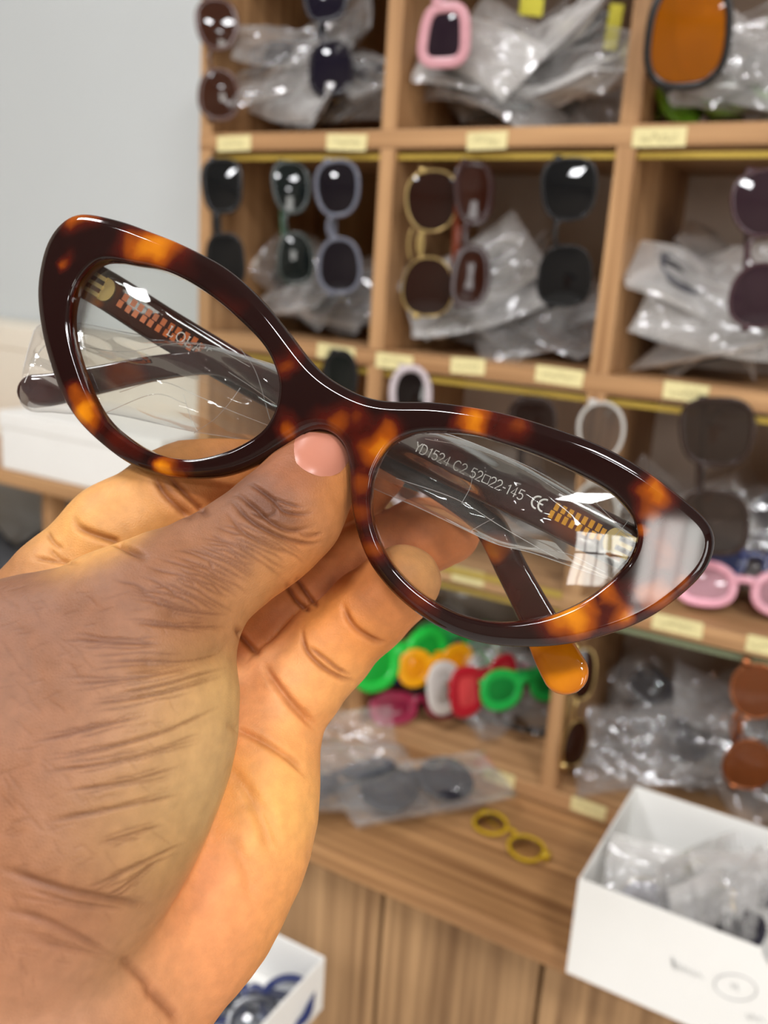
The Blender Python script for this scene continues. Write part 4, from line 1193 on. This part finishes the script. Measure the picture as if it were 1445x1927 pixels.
# palm lines
cr([(424, 1362), (484, 1390), (547, 1429), (583, 1465)], .0008, .0009, .35); cr([(420, 1432), (465, 1487), (489, 1541), (513, 1613)], .0012, .0006, .22)
cr([(436, 1584), (460, 1623), (475, 1686)], .0014, .0006, .18); cr([(452, 1470), (500, 1530), (528, 1600)], .0012, .0005, .12)
cr([(271, 1851), (315, 1894), (340, 1925)], .0010, .0007, .55); cr([(222, 1800), (260, 1830), (300, 1872)], .0008, .0006, .45)
# thenar folds: bundles of fine broken lines around each main fold
def bundle(L_, w, d, k, n, spread, seed):
    rr = random.Random(seed); base = catmull(L_, 24)
    cr([tuple(q) for q in base], w, d, k)
    for m_ in range(n):
        a_ = rr.uniform(0, .4); b_ = rr.uniform(a_ + .45, 1.1); o0 = rr.uniform(-spread, spread); o1 = rr.uniform(-spread, spread)
        q = []
        for f in np.linspace(a_, b_, 7):
            p_ = base[min(int(f * 23), 23)]; q.append((p_[0] - (20 if f > 1 else 0), p_[1] + o0 + (o1 - o0) * f + rr.uniform(-2, 2)))
        cr(q, max(w * .75, .00022), d * .55, k * .7)


for i_, L_ in enumerate(([(436, 1158), (349, 1149), (262, 1124)], [(434, 1180), (336, 1178), (249, 1172)], [(434, 1200), (411, 1229), (349, 1242), (268, 1242), (187, 1248)], [(428, 1255), (299, 1290), (205, 1309)], [(388, 1248), (271, 1274), (131, 1289)],
           [(420, 1268), (397, 1279), (291, 1308), (160, 1327)], [(418, 1326), (388, 1342), (271, 1390), (102, 1429)], [(380, 1388), (339, 1400), (218, 1434), (77, 1453)], [(344, 1494), (218, 1521), (97, 1541)], [(310, 1552), (184, 1589)],
           [(350, 1585), (329, 1594), (242, 1638), (170, 1671)], [(345, 1440), (240, 1470), (120, 1490)], [(280, 1346), (150, 1376), (60, 1398)], [(310, 1612), (230, 1672), (190, 1690)], [(310, 1212), (220, 1210), (130, 1204)])):
    bundle(L_, .00030, .00024, .62, 5, 16, i_)
cr([(292, 1710), (271, 1705), (194, 1691), (97, 1667), (0, 1633)], .0007, .0006, .55); cr([(220, 1806), (160, 1770), (80, 1730), (10, 1712)], .0006, .0004, .4)
bundle([(250, 1712), (190, 1708), (120, 1694), (40, 1668)], .00045, .0003, .35, 4, 16, 40); bundle([(225, 1800), (150, 1790), (60, 1768)], .00045, .0003, .3, 4, 18, 41)
# thumb joint
for i_, (L_, w, d, k) in enumerate((([(440, 935), (448, 931), (480, 955), (517, 987), (554, 999), (590, 990)], .0005, .0006, .75), ([(430, 946), (436, 943), (473, 980), (529, 1011), (579, 1024), (608, 1018)], .0005, .0005, .7), ([(462, 916), (473, 912), (511, 937), (535, 962), (573, 968), (590, 962)], .0005, .0005, .75),
                    ([(490, 918), (498, 930), (548, 949), (575, 956)], .0004, .0004, .6), ([(466, 962), (500, 972), (520, 962), (512, 948)], .0004, .0004, .6), ([(425, 962), (460, 1002), (510, 1030), (560, 1045)], .0004, .0003, .5), ([(560, 1000), (580, 1010), (606, 1004)], .0004, .0003, .5))):
    bundle(L_, w, d, k, 2, 9, 60 + i_)
cr([(470, 935), (520, 968), (570, 985)], .0026, .0, .45)
for k in range(30):    # cross lines along the first thumb segment
    a = k / 29; p0 = (420 - 230 * a, 972 + 120 * a); p1 = (592 - 178 * a, 1058 + 128 * a)
    random.seed(k); j = lambda s: random.uniform(-s, s)
    b0, b1 = random.uniform(.0, .45), random.uniform(.5, 1)
    q = [(p0[0] + (p1[0] - p0[0]) * f + j(4), p0[1] + (p1[1] - p0[1]) * f - 14 * math.sin(math.pi * f) + j(4)) for f in np.linspace(b0, b1, 6)]
    cr(q, .00027, .00016, .46)
cr([(438, 1210), (400, 1232), (330, 1247), (240, 1250)], .0017, .0008, .22); cr([(436, 1172), (380, 1166), (300, 1150)], .0015, .0005, .18)  # soft thumb-base grooves, their shading also put into the colour
rr_ = random.Random(77)
for k in range(170):    # fine skin lines over the back of the hand
    x_, y_ = rr_.uniform(0, 330), rr_.uniform(1105, 1900)
    if y_ > 1900 - x_ * .75: continue
    a_ = rr_.choice((-.28, -.2, -.35, .75, .9)) + rr_.uniform(-.12, .12) + (.4 if y_ > 1640 else 0); l_ = rr_.uniform(22, 60)
    cr([(x_ + l_ * f * math.cos(a_) + rr_.uniform(-2, 2), y_ + l_ * f * math.sin(a_) + rr_.uniform(-2, 2)) for f in (-.5, -.2, .1, .5)], .00021, .00008, .17)
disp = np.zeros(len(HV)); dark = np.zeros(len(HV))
kdv = KDTree(len(HV))
for i, v in enumerate(HV): kdv.insert(v, i)
kdv.balance()
for pts, w, d, k in CR:
    P = [p for p in (hit(*q) for q in catmull(pts, 40 if w > .00022 else 14)) if p is not None]
    if len(P) < 3: continue
    n = len(P); best = {}
    for m_, (a, b) in enumerate(zip(P[:-1], P[1:])):
        if np.linalg.norm(b - a) > .006: continue
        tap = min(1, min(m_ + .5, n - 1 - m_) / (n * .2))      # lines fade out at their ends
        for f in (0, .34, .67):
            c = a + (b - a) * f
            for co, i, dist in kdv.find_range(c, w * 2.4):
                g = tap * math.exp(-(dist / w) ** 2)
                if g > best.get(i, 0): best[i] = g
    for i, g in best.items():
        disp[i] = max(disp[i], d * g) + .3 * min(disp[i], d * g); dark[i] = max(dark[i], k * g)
# soft flesh: faint irregularity everywhere
HV2 = HV - HN * disp[:, None]
for i in range(len(HV2)):
    q = Vector(HV[i]); HV2[i] += HN[i] * (.00035 * noise.noise(q * 90) + .00012 * noise.noise(q * 260))

# skin tone: pale palm side, brown back of thumb and thenar; control spots on the skin
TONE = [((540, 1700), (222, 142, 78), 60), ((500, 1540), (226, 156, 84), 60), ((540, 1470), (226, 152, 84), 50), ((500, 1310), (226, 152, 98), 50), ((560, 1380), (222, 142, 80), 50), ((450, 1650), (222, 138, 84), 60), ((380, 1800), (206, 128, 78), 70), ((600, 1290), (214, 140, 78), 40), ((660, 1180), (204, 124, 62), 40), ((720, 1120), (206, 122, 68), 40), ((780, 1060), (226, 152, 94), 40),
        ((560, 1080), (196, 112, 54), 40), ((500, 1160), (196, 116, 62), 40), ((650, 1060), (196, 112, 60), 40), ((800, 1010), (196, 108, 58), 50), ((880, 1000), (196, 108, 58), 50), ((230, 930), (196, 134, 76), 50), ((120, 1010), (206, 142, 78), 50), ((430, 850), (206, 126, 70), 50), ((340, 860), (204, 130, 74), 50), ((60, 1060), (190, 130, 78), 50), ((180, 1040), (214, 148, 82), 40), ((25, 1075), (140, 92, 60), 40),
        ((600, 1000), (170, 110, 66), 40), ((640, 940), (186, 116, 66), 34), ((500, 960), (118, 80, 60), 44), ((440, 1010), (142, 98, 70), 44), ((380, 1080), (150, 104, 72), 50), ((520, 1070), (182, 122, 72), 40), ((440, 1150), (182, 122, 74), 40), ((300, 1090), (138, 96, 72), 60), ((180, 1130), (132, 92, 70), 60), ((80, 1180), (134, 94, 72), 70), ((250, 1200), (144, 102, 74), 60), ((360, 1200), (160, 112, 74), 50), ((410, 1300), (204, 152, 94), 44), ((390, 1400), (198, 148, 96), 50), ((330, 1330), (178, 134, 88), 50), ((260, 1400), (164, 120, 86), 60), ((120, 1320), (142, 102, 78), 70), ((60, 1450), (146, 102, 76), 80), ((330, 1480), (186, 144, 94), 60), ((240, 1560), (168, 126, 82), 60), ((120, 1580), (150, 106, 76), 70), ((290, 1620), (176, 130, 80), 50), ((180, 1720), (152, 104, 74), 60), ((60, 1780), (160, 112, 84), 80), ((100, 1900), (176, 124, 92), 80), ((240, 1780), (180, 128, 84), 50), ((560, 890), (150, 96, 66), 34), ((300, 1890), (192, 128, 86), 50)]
def palm_lift(c):
    k = min(max((c[0] - 165) / 30, 0), 1)      # palm skin is paler and yellower, the back of the hand redder
    if k == 0: return (c[0] * .93, c[1] * .885, c[2] * .82)
    return (min(c[0] * (1 + .0 * k), 250), min(c[1] * (1 + .05 * k), 250), min(c[2] * (1 + .06 * k), 250))


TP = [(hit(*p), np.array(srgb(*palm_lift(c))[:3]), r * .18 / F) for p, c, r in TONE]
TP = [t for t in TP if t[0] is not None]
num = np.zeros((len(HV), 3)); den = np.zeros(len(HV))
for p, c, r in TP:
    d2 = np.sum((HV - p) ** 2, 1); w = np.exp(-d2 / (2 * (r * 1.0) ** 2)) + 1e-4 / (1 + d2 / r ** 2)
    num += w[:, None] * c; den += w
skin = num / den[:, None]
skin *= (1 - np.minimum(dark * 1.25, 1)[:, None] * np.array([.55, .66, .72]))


def skin_mat():
    m, N, L, p = new_mat('skin')
    a = N.new('ShaderNodeAttribute'); a.attribute_name = 'tone'
    tc = N.new('ShaderNodeTexCoord')
    nz = N.new('ShaderNodeTexNoise'); nz.inputs['Scale'].default_value = 380; nz.inputs['Detail'].default_value = 4; L.new(tc.outputs['Object'], nz.inputs['Vector'])
    mr = N.new('ShaderNodeMapRange'); mr.inputs[1].default_value = .3; mr.inputs[2].default_value = .7; mr.inputs[3].default_value = .90; mr.inputs[4].default_value = 1.08; L.new(nz.outputs[0], mr.inputs[0])
    mx = N.new('ShaderNodeVectorMath'); mx.operation = 'SCALE'; L.new(a.outputs['Color'], mx.inputs[0]); L.new(mr.outputs[0], mx.inputs['Scale'])
    L.new(mx.outputs[0], p.inputs['Base Color'])
    vo = N.new('ShaderNodeTexVoronoi'); vo.feature = 'DISTANCE_TO_EDGE'; vo.inputs['Scale'].default_value = 1700; L.new(tc.outputs['Object'], vo.inputs['Vector'])
    mp = N.new('ShaderNodeMapping'); mp.inputs['Scale'].default_value = (240, 700, 700); mp.inputs['Rotation'].default_value = (.3, .5, .4); L.new(tc.outputs['Object'], mp.inputs['Vector'])
    n2 = N.new('ShaderNodeTexNoise'); n2.inputs['Scale'].default_value = 1; n2.inputs['Detail'].default_value = 3; L.new(mp.outputs[0], n2.inputs['Vector'])
    ad = N.new('ShaderNodeMath'); ad.operation = 'MULTIPLY_ADD'; ad.inputs[1].default_value = .9; L.new(vo.outputs[0], ad.inputs[0]); L.new(n2.outputs[0], ad.inputs[2])
    bp = N.new('ShaderNodeBump'); bp.inputs['Strength'].default_value = .3; bp.inputs['Distance'].default_value = .0003; L.new(ad.outputs[0], bp.inputs['Height']); L.new(bp.outputs[0], p.inputs['Normal'])
    p.inputs['Roughness'].default_value = .55; p.inputs['Specular IOR Level'].default_value = .35
    p.inputs['Subsurface Weight'].default_value = .12; p.inputs['Subsurface Scale'].default_value = .0025; p.inputs['Subsurface Radius'].default_value = (1, .4, .2)
    return m


HORG = to_world(cam_pt(150, 1500, .17))
hm = bpy.data.meshes.new('hand'); hm.from_pydata([tuple(v) for v in to_world(HV2) - HORG], [], [tuple(int(i) for i in f) for f in HF]); hm.update()
hm.polygons.foreach_set('use_smooth', [True] * len(hm.polygons)); hm.materials.append(skin_mat())
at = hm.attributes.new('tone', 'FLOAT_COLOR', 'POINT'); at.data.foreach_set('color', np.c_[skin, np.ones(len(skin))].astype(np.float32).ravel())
hand = bpy.data.objects.new('hand', hm); COL.objects.link(hand); hand.location = tuple(HORG)
tag(hand, 'bare hand pinching the glasses, thumb in front and fingers behind them', 'hand')

# thumb nail: a plate lying on the thumb's back, traced by its fold
base_l = catmull([(543, 838), (551, 862), (572, 884), (606, 897), (638, 890), (656, 868)], 25)
tip_l = catmull([(566, 796), (582, 788), (600, 784), (620, 783), (640, 787), (657, 800)], 25)
V = []; Fs = []; nu = 14
for i in range(nu):
    f = i / (nu - 1)
    for j in range(25):
        q = base_l[j] * (1 - f) + tip_l[j] * f; p = hit(*q)
        if p is None: p = cam_pt(q[0], q[1], .1825)
        nn = -p / np.linalg.norm(p); e = min(f * 6, 1) * min(j, 24 - j) / 12
        V.append(p + nn * (.00005 + .0005 * min(1, e * 2.2)))
nb = len(V); V += [v + v / np.linalg.norm(v) * .0006 for v in V]
for i in range(nu - 1):
    for j in range(24):
        a = i * 25 + j; Fs += [(a, a + 1, a + 26, a + 25), (nb + a, nb + a + 25, nb + a + 26, nb + a + 1)]
nail_m = plain('nail', srgb(176, 114, 93), .36, noise_amt=.08, scale=140)
nl = MB().add([to_world(v) - HORG for v in V], Fs).build('thumb_nail', nail_m, hand, smooth=True)
print('HAND verts', len(HV), 'creases', len(CR))
